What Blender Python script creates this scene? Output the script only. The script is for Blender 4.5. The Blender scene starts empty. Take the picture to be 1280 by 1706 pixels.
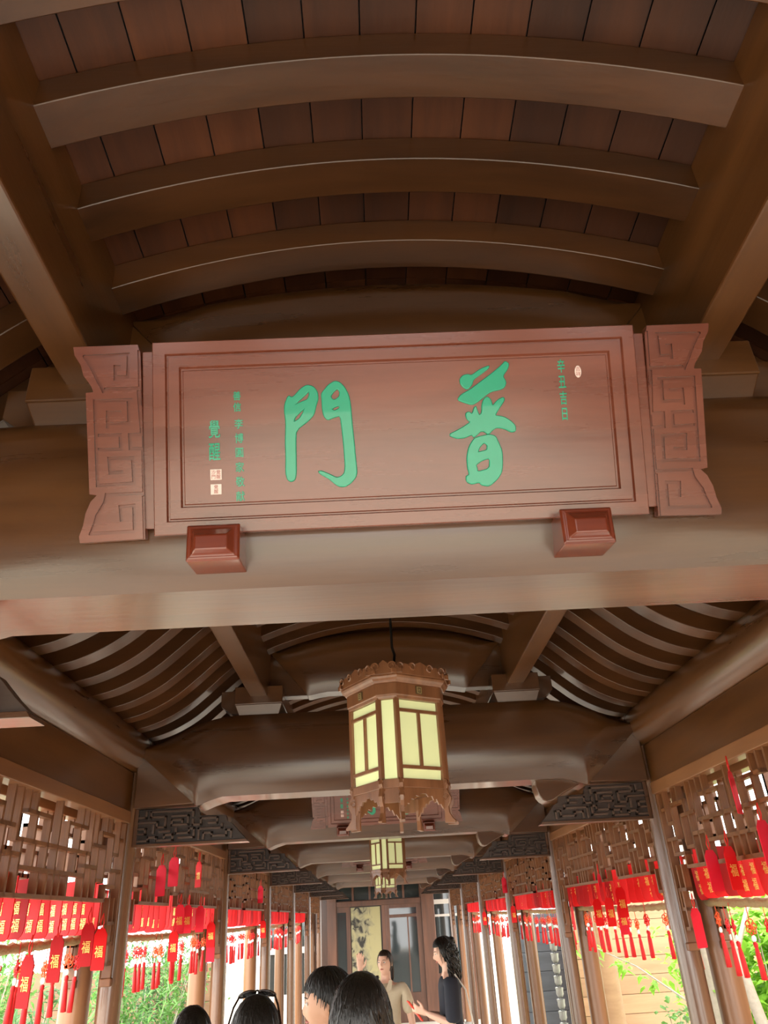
import bpy, bmesh, math, random
from mathutils import Vector, Matrix
random.seed(11)
SC = bpy.context.scene
COL = SC.collection
PI = math.pi

# ------------------------------------------------------------------ camera, light, exposure
def set_camera():
    yaw, pitch, roll = 0.03150, 0.50027, -0.05943
    cy, sy, cp, sp = math.cos(yaw), math.sin(yaw), math.cos(pitch), math.sin(pitch)
    fwd = Vector((sy*cp, cy*cp, sp)); right = Vector((cy, -sy, 0)); up = right.cross(fwd)
    r2 = right*math.cos(roll) + up*math.sin(roll); u2 = up*math.cos(roll) - right*math.sin(roll)
    cam = bpy.data.cameras.new('camera'); o = bpy.data.objects.new('camera', cam); COL.objects.link(o)
    m = Matrix((( r2.x, u2.x, -fwd.x, -0.1064), (r2.y, u2.y, -fwd.y, 0.0), (r2.z, u2.z, -fwd.z, 1.75), (0, 0, 0, 1)))
    o.matrix_world = m
    cam.sensor_fit = 'HORIZONTAL'; cam.sensor_width = 36.0; cam.lens = 1232.4/1280*36.0
    cam.clip_start = 0.02; cam.clip_end = 300
    SC.camera = o
set_camera()

world = bpy.data.worlds.new('overcast_sky'); SC.world = world; world.use_nodes = True
wn = world.node_tree.nodes; wl = world.node_tree.links; wn.clear()
wo = wn.new('ShaderNodeOutputWorld'); wb = wn.new('ShaderNodeBackground')
wb.inputs['Color'].default_value = (1.0, 0.985, 0.96, 1); wb.inputs['Strength'].default_value = 2.6
wl.new(wb.outputs[0], wo.inputs[0])

sun = bpy.data.lights.new('sun', 'SUN'); sun.energy = 1.5; sun.angle = math.radians(8); sun.color = (1.0, 0.95, 0.86)
so = bpy.data.objects.new('sun', sun); COL.objects.link(so)
so.rotation_euler = (math.radians(28), math.radians(-30), 0)

vs = SC.view_settings
vs.view_transform = 'Standard'; vs.look = 'None'; vs.exposure = 1.25; vs.gamma = 1.0; vs.use_curve_mapping = False

# ------------------------------------------------------------------ mesh helpers
class MB:
    def __init__(s): s.v = []; s.f = []
    def add(s, vs_, fs):
        b = len(s.v); s.v += [tuple(p) for p in vs_]; s.f += [tuple(i+b for i in f) for f in fs]; return s
    def box(s, x0, x1, y0, y1, z0, z1):
        return s.add([(x0,y0,z0),(x1,y0,z0),(x1,y1,z0),(x0,y1,z0),(x0,y0,z1),(x1,y0,z1),(x1,y1,z1),(x0,y1,z1)],
                     [(0,3,2,1),(4,5,6,7),(0,1,5,4),(1,2,6,5),(2,3,7,6),(3,0,4,7)])
    def frustum(s, c, w0, d0, z0, w1, d1, z1):
        x, y = c
        a = [(x-w0,y-d0,z0),(x+w0,y-d0,z0),(x+w0,y+d0,z0),(x-w0,y+d0,z0)]
        b = [(x-w1,y-d1,z1),(x+w1,y-d1,z1),(x+w1,y+d1,z1),(x-w1,y+d1,z1)]
        return s.add(a+b, [(0,3,2,1),(4,5,6,7),(0,1,5,4),(1,2,6,5),(2,3,7,6),(3,0,4,7)])
    def prism(s, pts, a, b, fn):
        # pts: 2-D outline; fn(u, v, w) -> 3-D; extruded from w=a to w=b
        n = len(pts)
        return s.add([fn(u, v, a) for u, v in pts] + [fn(u, v, b) for u, v in pts],
              [tuple(range(n))[::-1], tuple(range(n, 2*n))] + [(i, (i+1) % n, n+(i+1) % n, n+i) for i in range(n)])
    def loft(s, rings, closed=True, caps=True):
        n = len(rings[0]); m = len(rings); fs = []
        for j in range(m-1):
            for i in range(n if closed else n-1):
                k = (i+1) % n
                fs.append((j*n+i, j*n+k, (j+1)*n+k, (j+1)*n+i))
        if caps: fs += [tuple(range(n))[::-1], tuple(range((m-1)*n, m*n))]
        return s.add([p for r in rings for p in r], fs)
    def tube(s, path, r, n=8, caps=True):
        P = [Vector(p) for p in path]; rs = r if isinstance(r, (list, tuple)) else [r]*len(P)
        rings = []; nrm = None
        for i, p in enumerate(P):
            t = (P[min(i+1, len(P)-1)] - P[max(i-1, 0)]).normalized()
            if nrm is None: nrm = t.orthogonal().normalized()
            nrm = (nrm - t*nrm.dot(t))
            nrm = nrm.normalized() if nrm.length > 1e-6 else t.orthogonal().normalized()
            bn = t.cross(nrm)
            rings.append([p + (nrm*math.cos(2*PI*k/n) + bn*math.sin(2*PI*k/n))*rs[i] for k in range(n)])
        return s.loft(rings, True, caps)
    def lathe(s, prof, n=16, c=(0, 0, 0)):
        rings = [[(c[0]+r*math.cos(2*PI*k/n), c[1]+r*math.sin(2*PI*k/n), c[2]+z) for k in range(n)] for r, z in prof]
        return s.loft(rings, True, True)
    def ball(s, c, r, nu=12, nv=8, sc=(1, 1, 1)):
        prof = [(math.sin(PI*(j+.02)/(nv+.04)), -math.cos(PI*(j+.02)/(nv+.04))) for j in range(nv+1)]
        rings = [[(c[0]+r*sc[0]*a*math.cos(2*PI*k/nu), c[1]+r*sc[1]*a*math.sin(2*PI*k/nu), c[2]+r*sc[2]*z) for k in range(nu)] for a, z in prof]
        return s.loft(rings)
    def mesh(s, name):
        me = bpy.data.meshes.new(name); me.from_pydata(s.v, [], s.f); me.validate(); me.update(); return me

def fixnormals(me):
    bm = bmesh.new(); bm.from_mesh(me); bmesh.ops.recalc_face_normals(bm, faces=bm.faces); bm.to_mesh(me); bm.free()

def obj(name, mb, mat, parent=None, smooth=None, bevel=0.0, loc=None, fix=True):
    me = mb if isinstance(mb, bpy.types.Mesh) else mb.mesh(name)
    if fix: fixnormals(me)
    if mat is not None and not me.materials: me.materials.append(mat)
    if smooth is not None:
        me.polygons.foreach_set('use_smooth', [True]*len(me.polygons))
        me.set_sharp_from_angle(angle=math.radians(smooth))
    o = bpy.data.objects.new(name, me); COL.objects.link(o)
    if parent: o.parent = parent
    if loc: o.location = loc
    if bevel:
        b = o.modifiers.new('bevel', 'BEVEL'); b.width = bevel; b.segments = 2; b.limit_method = 'ANGLE'; b.angle_limit = math.radians(35)
    return o
def tag(o, label=None, cat=None, group=None, kind=None):
    if label: o['label'] = label
    if cat: o['category'] = cat
    if group: o['group'] = group
    if kind: o['kind'] = kind
    return o
def thing(name, loc=(0, 0, 0), rz=0, label=None, cat=None, group=None, kind=None):
    o = bpy.data.objects.new(name, None); COL.objects.link(o); o.empty_display_size = .1
    o.location = loc; o.rotation_euler = (0, 0, rz)
    return tag(o, label, cat, group, kind)
def copy_tree(o, parent=None):
    c = o.copy(); COL.objects.link(c); c.parent = parent
    for ch in o.children: copy_tree(ch, c)
    return c
ORD = ['nearest', 'first', 'second', 'third', 'fourth', 'fifth', 'sixth', 'seventh', 'eighth', 'ninth', 'tenth', 'eleventh', 'twelfth', 'thirteenth', 'fourteenth', 'fifteenth', 'sixteenth', 'seventeenth', 'eighteenth', 'nineteenth', 'twentieth', 'twenty-first', 'twenty-second']

# ------------------------------------------------------------------ materials
def lin(h):
    def f(c): c /= 255.0; return c/12.92 if c <= .04045 else ((c+.055)/1.055)**2.4
    return tuple(f(int(h[i:i+2], 16)) for i in (0, 2, 4)) + (1,)
def newmat(name):
    m = bpy.data.materials.new(name); m.use_nodes = True
    return m, m.node_tree.nodes, m.node_tree.links, m.node_tree.nodes['Principled BSDF']
def wood(name, dark, light, axis='X', rough=.38, bump=.25, coat=.25, scale=9.0, vary=.25, spec=.6):
    m, n, l, b = newmat(name)
    b.inputs['Specular IOR Level'].default_value = spec
    tc = n.new('ShaderNodeTexCoord'); oi = n.new('ShaderNodeObjectInfo'); mp = n.new('ShaderNodeMapping')
    sc = {'X': (.10, 1, 1), 'Y': (1, .10, 1), 'Z': (1, 1, .10)}[axis]
    mp.inputs['Scale'].default_value = sc
    cmb = n.new('ShaderNodeCombineXYZ'); mu = n.new('ShaderNodeMath'); mu.operation = 'MULTIPLY'; mu.inputs[1].default_value = 37.0
    l.new(oi.outputs['Random'], mu.inputs[0])
    for i in range(3): l.new(mu.outputs[0], cmb.inputs[i])
    l.new(tc.outputs['Object'], mp.inputs['Vector']); l.new(cmb.outputs[0], mp.inputs['Location'])
    n1 = n.new('ShaderNodeTexNoise'); n1.inputs['Scale'].default_value = scale; n1.inputs['Detail'].default_value = 7; n1.inputs['Roughness'].default_value = .62; n1.inputs['Distortion'].default_value = .3
    l.new(mp.outputs[0], n1.inputs['Vector'])
    n2 = n.new('ShaderNodeTexNoise'); n2.inputs['Scale'].default_value = scale*8; n2.inputs['Detail'].default_value = 3
    l.new(mp.outputs[0], n2.inputs['Vector'])
    r = n.new('ShaderNodeValToRGB'); r.color_ramp.elements[0].position = .3; r.color_ramp.elements[1].position = .72
    r.color_ramp.elements[0].color = lin(dark); r.color_ramp.elements[1].color = lin(light)
    l.new(n1.outputs['Fac'], r.inputs['Fac'])
    hs = n.new('ShaderNodeHueSaturation'); mr = n.new('ShaderNodeMapRange')
    mr.inputs['To Min'].default_value = 1-vary; mr.inputs['To Max'].default_value = 1+vary
    l.new(oi.outputs['Random'], mr.inputs['Value']); l.new(mr.outputs[0], hs.inputs['Value']); l.new(r.outputs['Color'], hs.inputs['Color'])
    l.new(hs.outputs[0], b.inputs['Base Color'])
    rr = n.new('ShaderNodeMapRange'); rr.inputs['To Min'].default_value = rough-.07; rr.inputs['To Max'].default_value = rough+.1
    l.new(n1.outputs['Fac'], rr.inputs['Value']); l.new(rr.outputs[0], b.inputs['Roughness'])
    b.inputs['Coat Weight'].default_value = coat; b.inputs['Coat Roughness'].default_value = .16
    bp = n.new('ShaderNodeBump'); bp.inputs['Strength'].default_value = bump; bp.inputs['Distance'].default_value = .004
    ad = n.new('ShaderNodeMath'); ad.operation = 'ADD'; l.new(n1.outputs['Fac'], ad.inputs[0]); l.new(n2.outputs['Fac'], ad.inputs[1])
    l.new(ad.outputs[0], bp.inputs['Height']); l.new(bp.outputs[0], b.inputs['Normal'])
    return m
def plain(name, col, rough=.5, metal=0, noise=0.0, emis=0, coat=0, scale=20, spec=.5, bump=0):
    m, n, l, b = newmat(name)
    b.inputs['Base Color'].default_value = lin(col); b.inputs['Roughness'].default_value = rough; b.inputs['Metallic'].default_value = metal
    b.inputs['Coat Weight'].default_value = coat; b.inputs['Specular IOR Level'].default_value = spec
    if noise or bump:
        tc = n.new('ShaderNodeTexCoord'); nz = n.new('ShaderNodeTexNoise'); nz.inputs['Scale'].default_value = scale; nz.inputs['Detail'].default_value = 5
        l.new(tc.outputs['Object'], nz.inputs['Vector'])
        mr = n.new('ShaderNodeMapRange'); mr.inputs['To Min'].default_value = 1-noise; mr.inputs['To Max'].default_value = 1+noise
        hs = n.new('ShaderNodeHueSaturation'); hs.inputs['Color'].default_value = lin(col)
        l.new(nz.outputs['Fac'], mr.inputs['Value']); l.new(mr.outputs[0], hs.inputs['Value']); l.new(hs.outputs[0], b.inputs['Base Color'])
        if bump:
            bp = n.new('ShaderNodeBump'); bp.inputs['Strength'].default_value = bump; bp.inputs['Distance'].default_value = .01
            l.new(nz.outputs['Fac'], bp.inputs['Height']); l.new(bp.outputs[0], b.inputs['Normal'])
    if emis:
        b.inputs['Emission Color'].default_value = lin(col); b.inputs['Emission Strength'].default_value = emis
    return m
BEAM = wood('brown_beam_wood', '432713', '66401f', 'X', .28, .14, .45, 6, .08, .75)
BEAMY = wood('brown_purlin_wood', '4a2c15', '704622', 'Y', .29, .14, .42, 6, .08, .75)
BEAMZ = wood('brown_column_wood', '523422', '745036', 'Z', .25, .08, .5, 7, .12, .8)
VAULT = wood('warm_vault_wood', '3c220e', '60391a', 'X', .34, .16, .35, 6, .15, .7)
PLANK = wood('roof_plank_wood', '381b0b', '5a3016', 'Y', .5, .3, .08, 7, .35, .4)
CARVE = wood('dark_carved_wood', '2e211a', '443228', 'X', .45, .2, .15, 9)
FRET = wood('lighter_fret_wood', '43332a', '5e493c', 'X', .35, .1, .3, 9)  # raised fret set lighter than its backing board so it stands out
LATT = wood('lattice_wood', '653c1d', '87552c', 'Z', .42, .12, .15, 12, .15)
RAIL = wood('orange_rail_wood', '74492a', '94623a', 'Y', .38, .2, .3, 8)
PLQ = wood('reddish_plaque_wood', '632f1e', '834733', 'X', .26, .06, .5, 8, .05, .8)
BLOCK = wood('red_block_wood', '5c2415', '7d3620', 'X', .22, .05, .6, 9, .1)
LANT = wood('lantern_wood', '6c442b', '946343', 'Z', .32, .1, .3, 14, .06)
POSTL = wood('pale_post_wood', '714a30', '946946', 'Z', .35, .12, .25, 8)
JADE = plain('jade_green_paint', '25a27e', .3, 0, .06, coat=.5)
WHITE = plain('white_seal_paint', 'f0dcd6', .5)
SEALR = plain('seal_red_line', 'a8564c', .5)
METAL = plain('dark_iron', '2e2c2a', .4, .8)
BRASS = plain('dull_brass', '6a563a', .45, .5)
RED = plain('bright_red_card', 'dc0c14', .65, 0, .06, spec=.2)
REDP = plain('pinkish_red_card', 'e02038', .65, 0, .05, spec=.2)
REDD = plain('deep_red_card', 'b00a16', .65, 0, .06, spec=.2)
PALEBR = plain('pale_brass_line', 'b8a274', .4, .4)
GOLD = plain('gold_print', 'e8b85c', .35, .3)
REDS = plain('red_silk', 'd61218', .6, 0, .12, scale=120)
ORNG = plain('orange_silk', 'e0521c', .6, 0, .1, scale=120)
BEAD = plain('white_jade_bead', 'f2f0ea', .2, 0, 0, coat=.5)
STRAW = plain('twisted_straw', 'a08a62', .8, 0, .3, scale=90, bump=.6)
CORD = plain('red_cord', 'd81c14', .6)
# outlines in tenths of a millimetre on the plaque face (x from its middle, y from its lower edge)
GLYPHS = {
  'men_l': [[(-2706,3039),(-2624,3232),(-2544,3180),(-2471,3226),(-2321,3392),(-2175,3475),(-2032,3440),(-1932,3302),(-1924,3130),(-1977,2985),(-2033,2766),(-2157,2625),(-2475,2394),(-2495,2080),(-2500,1645),(-2511,1309),(-2548,1191),(-2634,1161),(-2703,1212),(-2736,1367),(-2719,1751),(-2721,2138),(-2692,2574),(-2721,2868)],[(-2503,2982),(-2428,3077),(-2231,3241),(-2121,3359),(-2111,3236),(-2164,3115),(-2333,3058)],[(-2526,2567),(-2488,2712),(-2340,2853),(-2217,2945),(-2295,2777),(-2370,2658)]],
  'men_r': [[(-1823,3249),(-1748,3344),(-1647,3463),(-1500,3546),(-1381,3512),(-1267,3374),(-1187,3198),(-1150,2950),(-1135,2509),(-1106,2069),(-1089,1681),(-1066,1318),(-1095,1199),(-1220,1061),(-1365,981),(-1506,1001),(-1598,1077),(-1735,1203),(-1874,1281),(-1965,1357),(-1894,1364),(-1708,1274),(-1546,1185),(-1426,1214),(-1342,1306),(-1320,1498),(-1335,1933),(-1358,2323),(-1389,2715),(-1558,2673),(-1704,2616),(-1782,2707),(-1813,2880),(-1815,3101)],[(-1620,3191),(-1533,3311),(-1435,3381),(-1376,3280),(-1395,3157),(-1519,3074),(-1589,3106)],[(-1623,2862),(-1524,2927),(-1389,2960),(-1407,2873),(-1529,2809)]],
  'pu_a': [[(1539,3483),(1616,3564),(1739,3584),(1810,3546),(2038,3701),(2247,3778),(2234,3728),(2031,3587),(1853,3470),(1796,3323),(1693,3228),(1600,3291),(1543,3383)]],
  'pu_b': [[(1451,2976),(1540,3086),(1764,3200),(2068,3411),(2373,3623),(2579,3790),(2658,3876),(2736,3808),(2694,3685),(2561,3516),(2639,3363),(2592,3241),(2491,3195),(2270,3155),(2119,3062),(1941,2921),(1791,2843),(1602,2910)]],
  'pu_c': [[(1194,2118),(1342,2185),(1565,2298),(1740,2413),(1649,2490),(1622,2614),(1693,2660),(1775,2583),(1861,2801),(1900,2652),(1942,2552),(2019,2622),(2031,2819),(2089,2964),(2164,3011),(2242,2933),(2269,2759),(2425,2926),(2550,2980),(2570,2920),(2411,2704),(2303,2536),(2519,2503),(2681,2398),(2793,2270),(2785,2148),(2687,2138),(2525,2233),(2334,2265),(2233,2196),(2130,2098),(2039,2180),(1943,2184),(1867,2114),(1781,2044),(1747,2119),(1549,2039),(1357,2038)]],
  'pu_d': [[(2153,2077),(2295,2037),(2357,1873),(2430,1675),(2418,1336),(2381,1144),(2251,981),(2074,844),(1909,876),(1842,951),(1673,910),(1557,963),(1540,1084),(1629,1129),(1593,1323),(1593,1565),(1655,1806),(1787,1995),(1885,2030),(2032,2058)],[(1838,1652),(1895,1795),(2022,1912),(2104,1835),(2081,1700),(1935,1672)],[(1772,1364),(1947,1477),(2142,1527),(2115,1252),(1809,1179),(1801,1290)]],
}
WING_OUTLINE = [(-7714,4621),(-6182,4622),(-6139,4450),(-6065,-59),(-7552,-93),(-7575,54),(-7480,313),(-7422,604),(-7305,865),(-7160,1012),(-7334,1043),(-7419,3485),(-7242,3493),(-7286,3633),(-7477,3917),(-7536,4165),(-7685,4418)]
WING_GROOVES = [[(-6154,4450),(-6141,3555),(-6946,3557)],[(-7447,4378),(-6407,4399),(-6426,3843),(-6649,3846)],[(-6723,3794),(-6721,4102),(-6632,4098)],[(-7447,4378),(-7299,4125),(-7152,3811),(-7005,3514)],[(-6177,3465),(-6108,2427),(-6393,2424),(-6375,2091),(-6082,2079),(-6069,1017),(-6942,1011),(-6986,821),(-7161,534),(-7220,331),(-7307,115),(-6295,128),(-6304,732),(-6624,716),(-6597,406)],[(-6078,914),(-6065,-44)],[(-6357,3273),(-7213,3278),(-7145,1243),(-6300,1265),(-6324,1864),(-6880,1873),(-6852,1528),(-6589,1540)],[(-6416,3199),(-6405,2712),(-6832,2715)],[(-6906,2642),(-6904,2991),(-6624,2979)],[(-7097,2439),(-6613,2433),(-6601,2086),(-7098,2098)]]

# ------------------------------------------------------------------ dimensions of the gallery
BAY = 3.204
CY0 = 1.79                     # first row of columns
BY0 = 1.755                    # first tie beam
NB = 8                         # columns -1 .. 6
CX = 1.665                     # inner column axis
OX = 1.862                     # outer column axis
END = CY0 + 7*BAY
ys_col = [CY0 + BAY*i for i in range(-1, 7)]
ys_beam = [BY0 + BAY*i for i in range(-1, 7)]

# ------------------------------------------------------------------ ground and floor
STONE = plain('pale_paving_stone', 'c6beb0', .6, 0, .12, scale=6)
SOIL = plain('garden_gravel', 'b8b4a2', .9, 0, .25, scale=12)
def floor_level(y): return 0.0 if y < 4 else -.039*(y-4)
fl = MB().loft([[(-2.2, y, floor_level(y)), (2.2, y, floor_level(y)), (2.2, y, -1.2), (-2.2, y, -1.2)] for y in (-4, 4, END+.3)])
tag(obj('floor', fl, STONE), kind='structure')
tag(obj('ground', MB().box(-40, 40, -30, 60, -1.3, -.8), SOIL), kind='structure')

# ------------------------------------------------------------------ roof: ribs and planks
def arc_z(x): return 3.49 - .155*(x/.785)**2          # underside of the middle ribs
def side_pts():
    ctl = [(.86, 3.325), (.95, 3.27), (1.05, 3.19), (1.16, 3.09), (1.28, 2.99), (1.40, 2.92), (1.52, 2.875), (1.66, 2.85), (1.85, 2.83), (2.1, 2.80), (2.45, 2.77)]
    return ctl
RH = .085
def ribbon(pts, th, y0, y1):
    mb = MB(); rings = []
    for i, (x, z) in enumerate(pts):
        a = Vector(pts[max(i-1, 0)]); b = Vector(pts[min(i+1, len(pts)-1)]); t = (b-a).normalized(); nx, nz = -t.y, t.x
        if nz < 0: nx, nz = -nx, -nz
        rings.append([(x, y0, z), (x, y1, z), (x+nx*th, y1, z+nz*th), (x+nx*th, y0, z+nz*th)])
    return mb.loft(rings)
ceiling = thing('ceiling', (0, 0, 0), kind='structure')
mid_pts = [(-.80+1.60*i/24, arc_z(-.80+1.60*i/24)) for i in range(25)]
sp = side_pts()
def spline(pts, n):
    out = []
    for i in range(len(pts)-1):
        p0 = pts[max(i-1, 0)]; p1 = pts[i]; p2 = pts[i+1]; p3 = pts[min(i+2, len(pts)-1)]
        for k in range(n):
            t = k/n
            out.append(tuple(.5*((2*p1[j]) + (-p0[j]+p2[j])*t + (2*p0[j]-5*p1[j]+4*p2[j]-p3[j])*t*t + (-p0[j]+3*p1[j]-3*p2[j]+p3[j])*t**3) for j in (0, 1)))
    out.append(pts[-1]); return out
sp = spline(sp, 3)
RW = .104
rib_mid = ribbon(mid_pts, RH, 0, RW).mesh('rib')
rib_l = ribbon([(-x, z) for x, z in sp], RH, 0, RW).mesh('rib')
rib_r = ribbon(sp, RH, 0, RW).mesh('rib')
for me in (rib_mid, rib_l, rib_r):
    fixnormals(me); me.materials.append(VAULT)
    me.polygons.foreach_set('use_smooth', [True]*len(me.polygons)); me.set_sharp_from_angle(angle=math.radians(35))
STEP = BAY/12
k0 = -9
while True:
    y = .988 + STEP*k0; k0 += 1
    if y > END - .1: break
    for me in (rib_mid, rib_l, rib_r):
        obj('rib', me, None, ceiling, None, .0025, (0, y, 0), fix=False)
# planks over the ribs, one bay long
def plank_section(pts, off, a, b, th=.02):
    # a..b are arc-length fractions along the rib back
    back = []
    for i, (x, z) in enumerate(pts):
        p = Vector(pts[max(i-1, 0)]); q = Vector(pts[min(i+1, len(pts)-1)]); t = (q-p).normalized(); nx, nz = -t.y, t.x
        if nz < 0: nx, nz = -nx, -nz
        back.append((Vector((x, z)) + Vector((nx, nz))*off, Vector((nx, nz))))
    L = [0]
    for i in range(1, len(back)): L.append(L[-1] + (back[i][0]-back[i-1][0]).length)
    def at(s):
        s *= L[-1]
        for i in range(1, len(L)):
            if s <= L[i] + 1e-9:
                t = (s-L[i-1])/(L[i]-L[i-1]); return back[i-1][0].lerp(back[i][0], t), back[i-1][1].lerp(back[i][1], t).normalized()
        return back[-1]
    ring = []
    m = 3
    lo = [at(a+(b-a)*i/m) for i in range(m+1)]
    return [(p.x, p.y) for p, n in lo] + [(p.x+n.x*th, p.y+n.y*th) for p, n in reversed(lo)]
def planks(pts, n, gap):
    out = []
    for i in range(n):
        sec = plank_section(pts, RH+.001, (i+gap)/n, (i+1-gap)/n)
        mb = MB().prism(sec, 0, BAY-.004, lambda u, v, w: (u, w, v))
        me = mb.mesh('plank'); fixnormals(me); me.materials.append(PLANK); out.append(me)
    return out
pl_mid = planks(mid_pts, 13, .015); pl_r = planks(sp, 9, .01); pl_l = planks([(-x, z) for x, z in sp], 9, .01)
for i in range(-1, 7):
    for me in pl_mid + pl_r + pl_l:
        obj('plank', me, None, ceiling, None, 0, (0, BY0 + BAY*i, 0), fix=False)
# weather covering above the planks and a ridge so that no sky leaks through
def offs(pts, d):
    out = []
    for i, (x, z) in enumerate(pts):
        p = Vector(pts[max(i-1, 0)]); q = Vector(pts[min(i+1, len(pts)-1)]); t = (q-p).normalized(); nx, nz = -t.y, t.x
        if nz < 0: nx, nz = -nx, -nz
        out.append((x+nx*d, z+nz*d))
    return out
TILE = plain('grey_roof_tile', '4a4a4c', .8, 0, .2)
cov = [(-x, z) for x, z in reversed(sp)] + [p for p in mid_pts if abs(p[0]) < .78] + sp
cov = offs(cov, RH+.03)
tag(obj('roof_covering', ribbon(cov, .09, -2.2, END+.6), TILE), kind='structure')

# ------------------------------------------------------------------ square purlins and round eave logs
for s, nm in ((-1, 'left'), (1, 'right')):
    t = obj('square_purlin', MB().box(s*.785 if s > 0 else -.895, .895 if s > 0 else -.785, -2.1, END-.02, 3.05, 3.425), BEAMY, bevel=.006)
    tag(t, 'long square brown purlin along the %s edge of the arched ceiling' % nm, 'purlin')
    for i, y in enumerate(ys_col):
        if i+1 < len(ys_col): y1 = ys_col[i+1]
        else: y1 = END
        mb = MB(); n = 28; r = .135
        ring = lambda yy: [(s*1.685 + r*math.cos(2*PI*k/n), yy, 2.765 + r*math.sin(2*PI*k/n)) for k in range(n)]
        mb.loft([ring(y+.005-.035), ring(y1-.045)])
        o = obj('eave_log', mb, BEAMY, None, 40)
        tag(o, 'round brown eave log above the %s frieze, %s bay from the camera' % (nm, ORD[i]), 'log')
        # board under the log
        o = obj('eave_board', MB().box(s*CX-.03, s*CX+.03, y+.065, y1-.065, 2.40, 2.635), BEAMY, bevel=.004)
        tag(o, 'flat brown board under the %s eave log, %s bay from the camera' % (nm, ORD[i]), 'board')
        o = obj('outer_eave_board', MB().box(s*OX-.025, s*OX+.025, y+.08, y1-.08, 2.40, 2.80), BEAMY, bevel=.004)
        tag(o, 'outer brown board behind the %s frieze, %s bay from the camera' % (nm, ORD[i]), 'board')

# ------------------------------------------------------------------ columns
def column_mesh(r, h):
    n = 24
    mb = MB().lathe([(r*1.02, 0), (r, h*.2), (r, h*.6), (r*.94, h)], n)
    return mb.mesh('column')
def base_mesh(r):
    return MB().lathe([(r*1.5, 0), (r*1.75, .03), (r*1.85, .08), (r*1.7, .13), (r*1.25, .16), (r*1.2, .16)], 24).mesh('stone_base')
STB = plain('grey_stone_base', '8d8a84', .7, 0, .15, scale=30)
in_shaft = column_mesh(.068, 1.0); out_shaft = column_mesh(.082, 1.0); bs1 = base_mesh(.068); bs2 = base_mesh(.082)
for i, y in enumerate(ys_col):
    fz = floor_level(y)
    for s, nm in ((-1, 'left'), (1, 'right')):
        t = thing('column', (s*CX, y, fz), 0, 'slender inner round brown column, %s in the row on the %s' % (ORD[i], nm), 'column', 'inner columns')
        o = obj('shaft', in_shaft, BEAMZ, t, 40, 0, (0, 0, .14)); o.scale.z = 2.64-fz-.14; obj('stone_base', bs1, STB, t, 40)
        t = thing('outer_column', (s*OX, y+.01, fz), 0, 'thicker pale outer column behind the %s inner column on the %s' % (ORD[i], nm), 'column', 'outer columns')
        o = obj('shaft', out_shaft, POSTL, t, 40, 0, (0, 0, .14)); o.scale.z = 2.60-fz-.14; obj('stone_base', bs2, STB, t, 40)

# ------------------------------------------------------------------ crescent-shaped tie beams
def moon_body(xs, zb, zt, half, flat):
    mb = MB(); rings = []
    for x in xs:
        b, t = zb(x), zt(x); h = max(t-b, .012)
        k = min(1, h/.34)
        w = half*(.55+.45*k); f = min(flat, w*.9)
        e1 = min(.03, h*.12); e2 = min(.09, h*.3); e3 = min(.05, h*.2)
        pr = [(f, b), (f+(w-f)*.38, b+e1*1.1), (f+(w-f)*.70, b+e2*.85), (f+(w-f)*.92, b+e2*1.5), (w, b+e2*2.2), (w, t-e3*1.6), (w-.012, t-e3*.7), (w-.045, t)]
        ring = [(x, -y, z) for y, z in pr] + [(x, y, z) for y, z in reversed(pr)]
        rings.append(ring)
    return mb.loft(rings)
def sm(a, b, x):
    t = max(0, min(1, (x-a)/(b-a))); return t*t*(3-2*t)
def tb_zb(x):
    a = abs(x)
    if a <= 1.21: return 2.452 - .045*sm(1.04, 1.21, a)**1.3
    return 2.407 + (a-1.21)/(1.60-1.21)*.335
def tb_zt(x): return 2.935 - .16*sm(1.0, 1.62, abs(x))
xs = [-1.6, -1.53, -1.45, -1.37, -1.29, -1.23, -1.21, -1.19, -1.13, -1.05, -.97, -.88, -.75, -.5, -.25]
xs = xs + [0] + [-x for x in reversed(xs)]
me_body = moon_body(xs, tb_zb, tb_zt, .193, .122).mesh('beam_body'); fixnormals(me_body)
ck = [(1.17, 2.43), (1.605, 2.418), (1.605, 2.78), (1.2, 2.6)]
def cheek(s): return MB().prism([(s*x, z) for x, z in ck], -.075, .075, lambda u, v, w: (u, w, v)).mesh('end_cheek')
me_ckl, me_ckr = cheek(-1), cheek(1)
def cb_zb(x):
    a = abs(x)
    if a <= .53: return 3.085 - .02*sm(.4, .53, a)
    return 3.065 + (a-.53)/(.78-.53)*.30
def cb_zt(x): return 3.495 - .115*(abs(x)/.785)**2
xs2 = [-.78, -.72, -.66, -.6, -.55, -.53, -.51, -.46, -.4, -.3, -.2, -.1]
xs2 = xs2 + [0] + [-x for x in reversed(xs2)]
me_cb = moon_body(xs2, cb_zb, cb_zt, .10, .06).mesh('crescent_body'); fixnormals(me_cb)
me_cck = [MB().prism([(s*.50, 3.07), (s*.79, 3.07), (s*.79, 3.375), (s*.52, 3.2)], -.045, .045, lambda u, v, w: (u, w, v)).mesh('end_cheek') for s in (-1, 1)]
def dou(s):
    mb = MB().frustum((0, 0), .155, .17, 3.0, .155, .17, 3.115)
    return mb
me_d1 = MB().frustum((0, 0), .155, .17, 3.0, .155, .17, 3.115).mesh('cap_block')
me_d2 = MB().frustum((0, 0), .115, .125, 2.90, .152, .167, 3.0).mesh('taper')
arm = [(0, 3.115), (.26, 3.115), (.26, 3.02), (.19, 2.965), (0, 2.965)]
me_arm = [MB().prism([(s*x, z) for x, z in arm], -.075, .075, lambda u, v, w: (u, w, v)).mesh('arm') for s in (-1, 1)]
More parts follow.
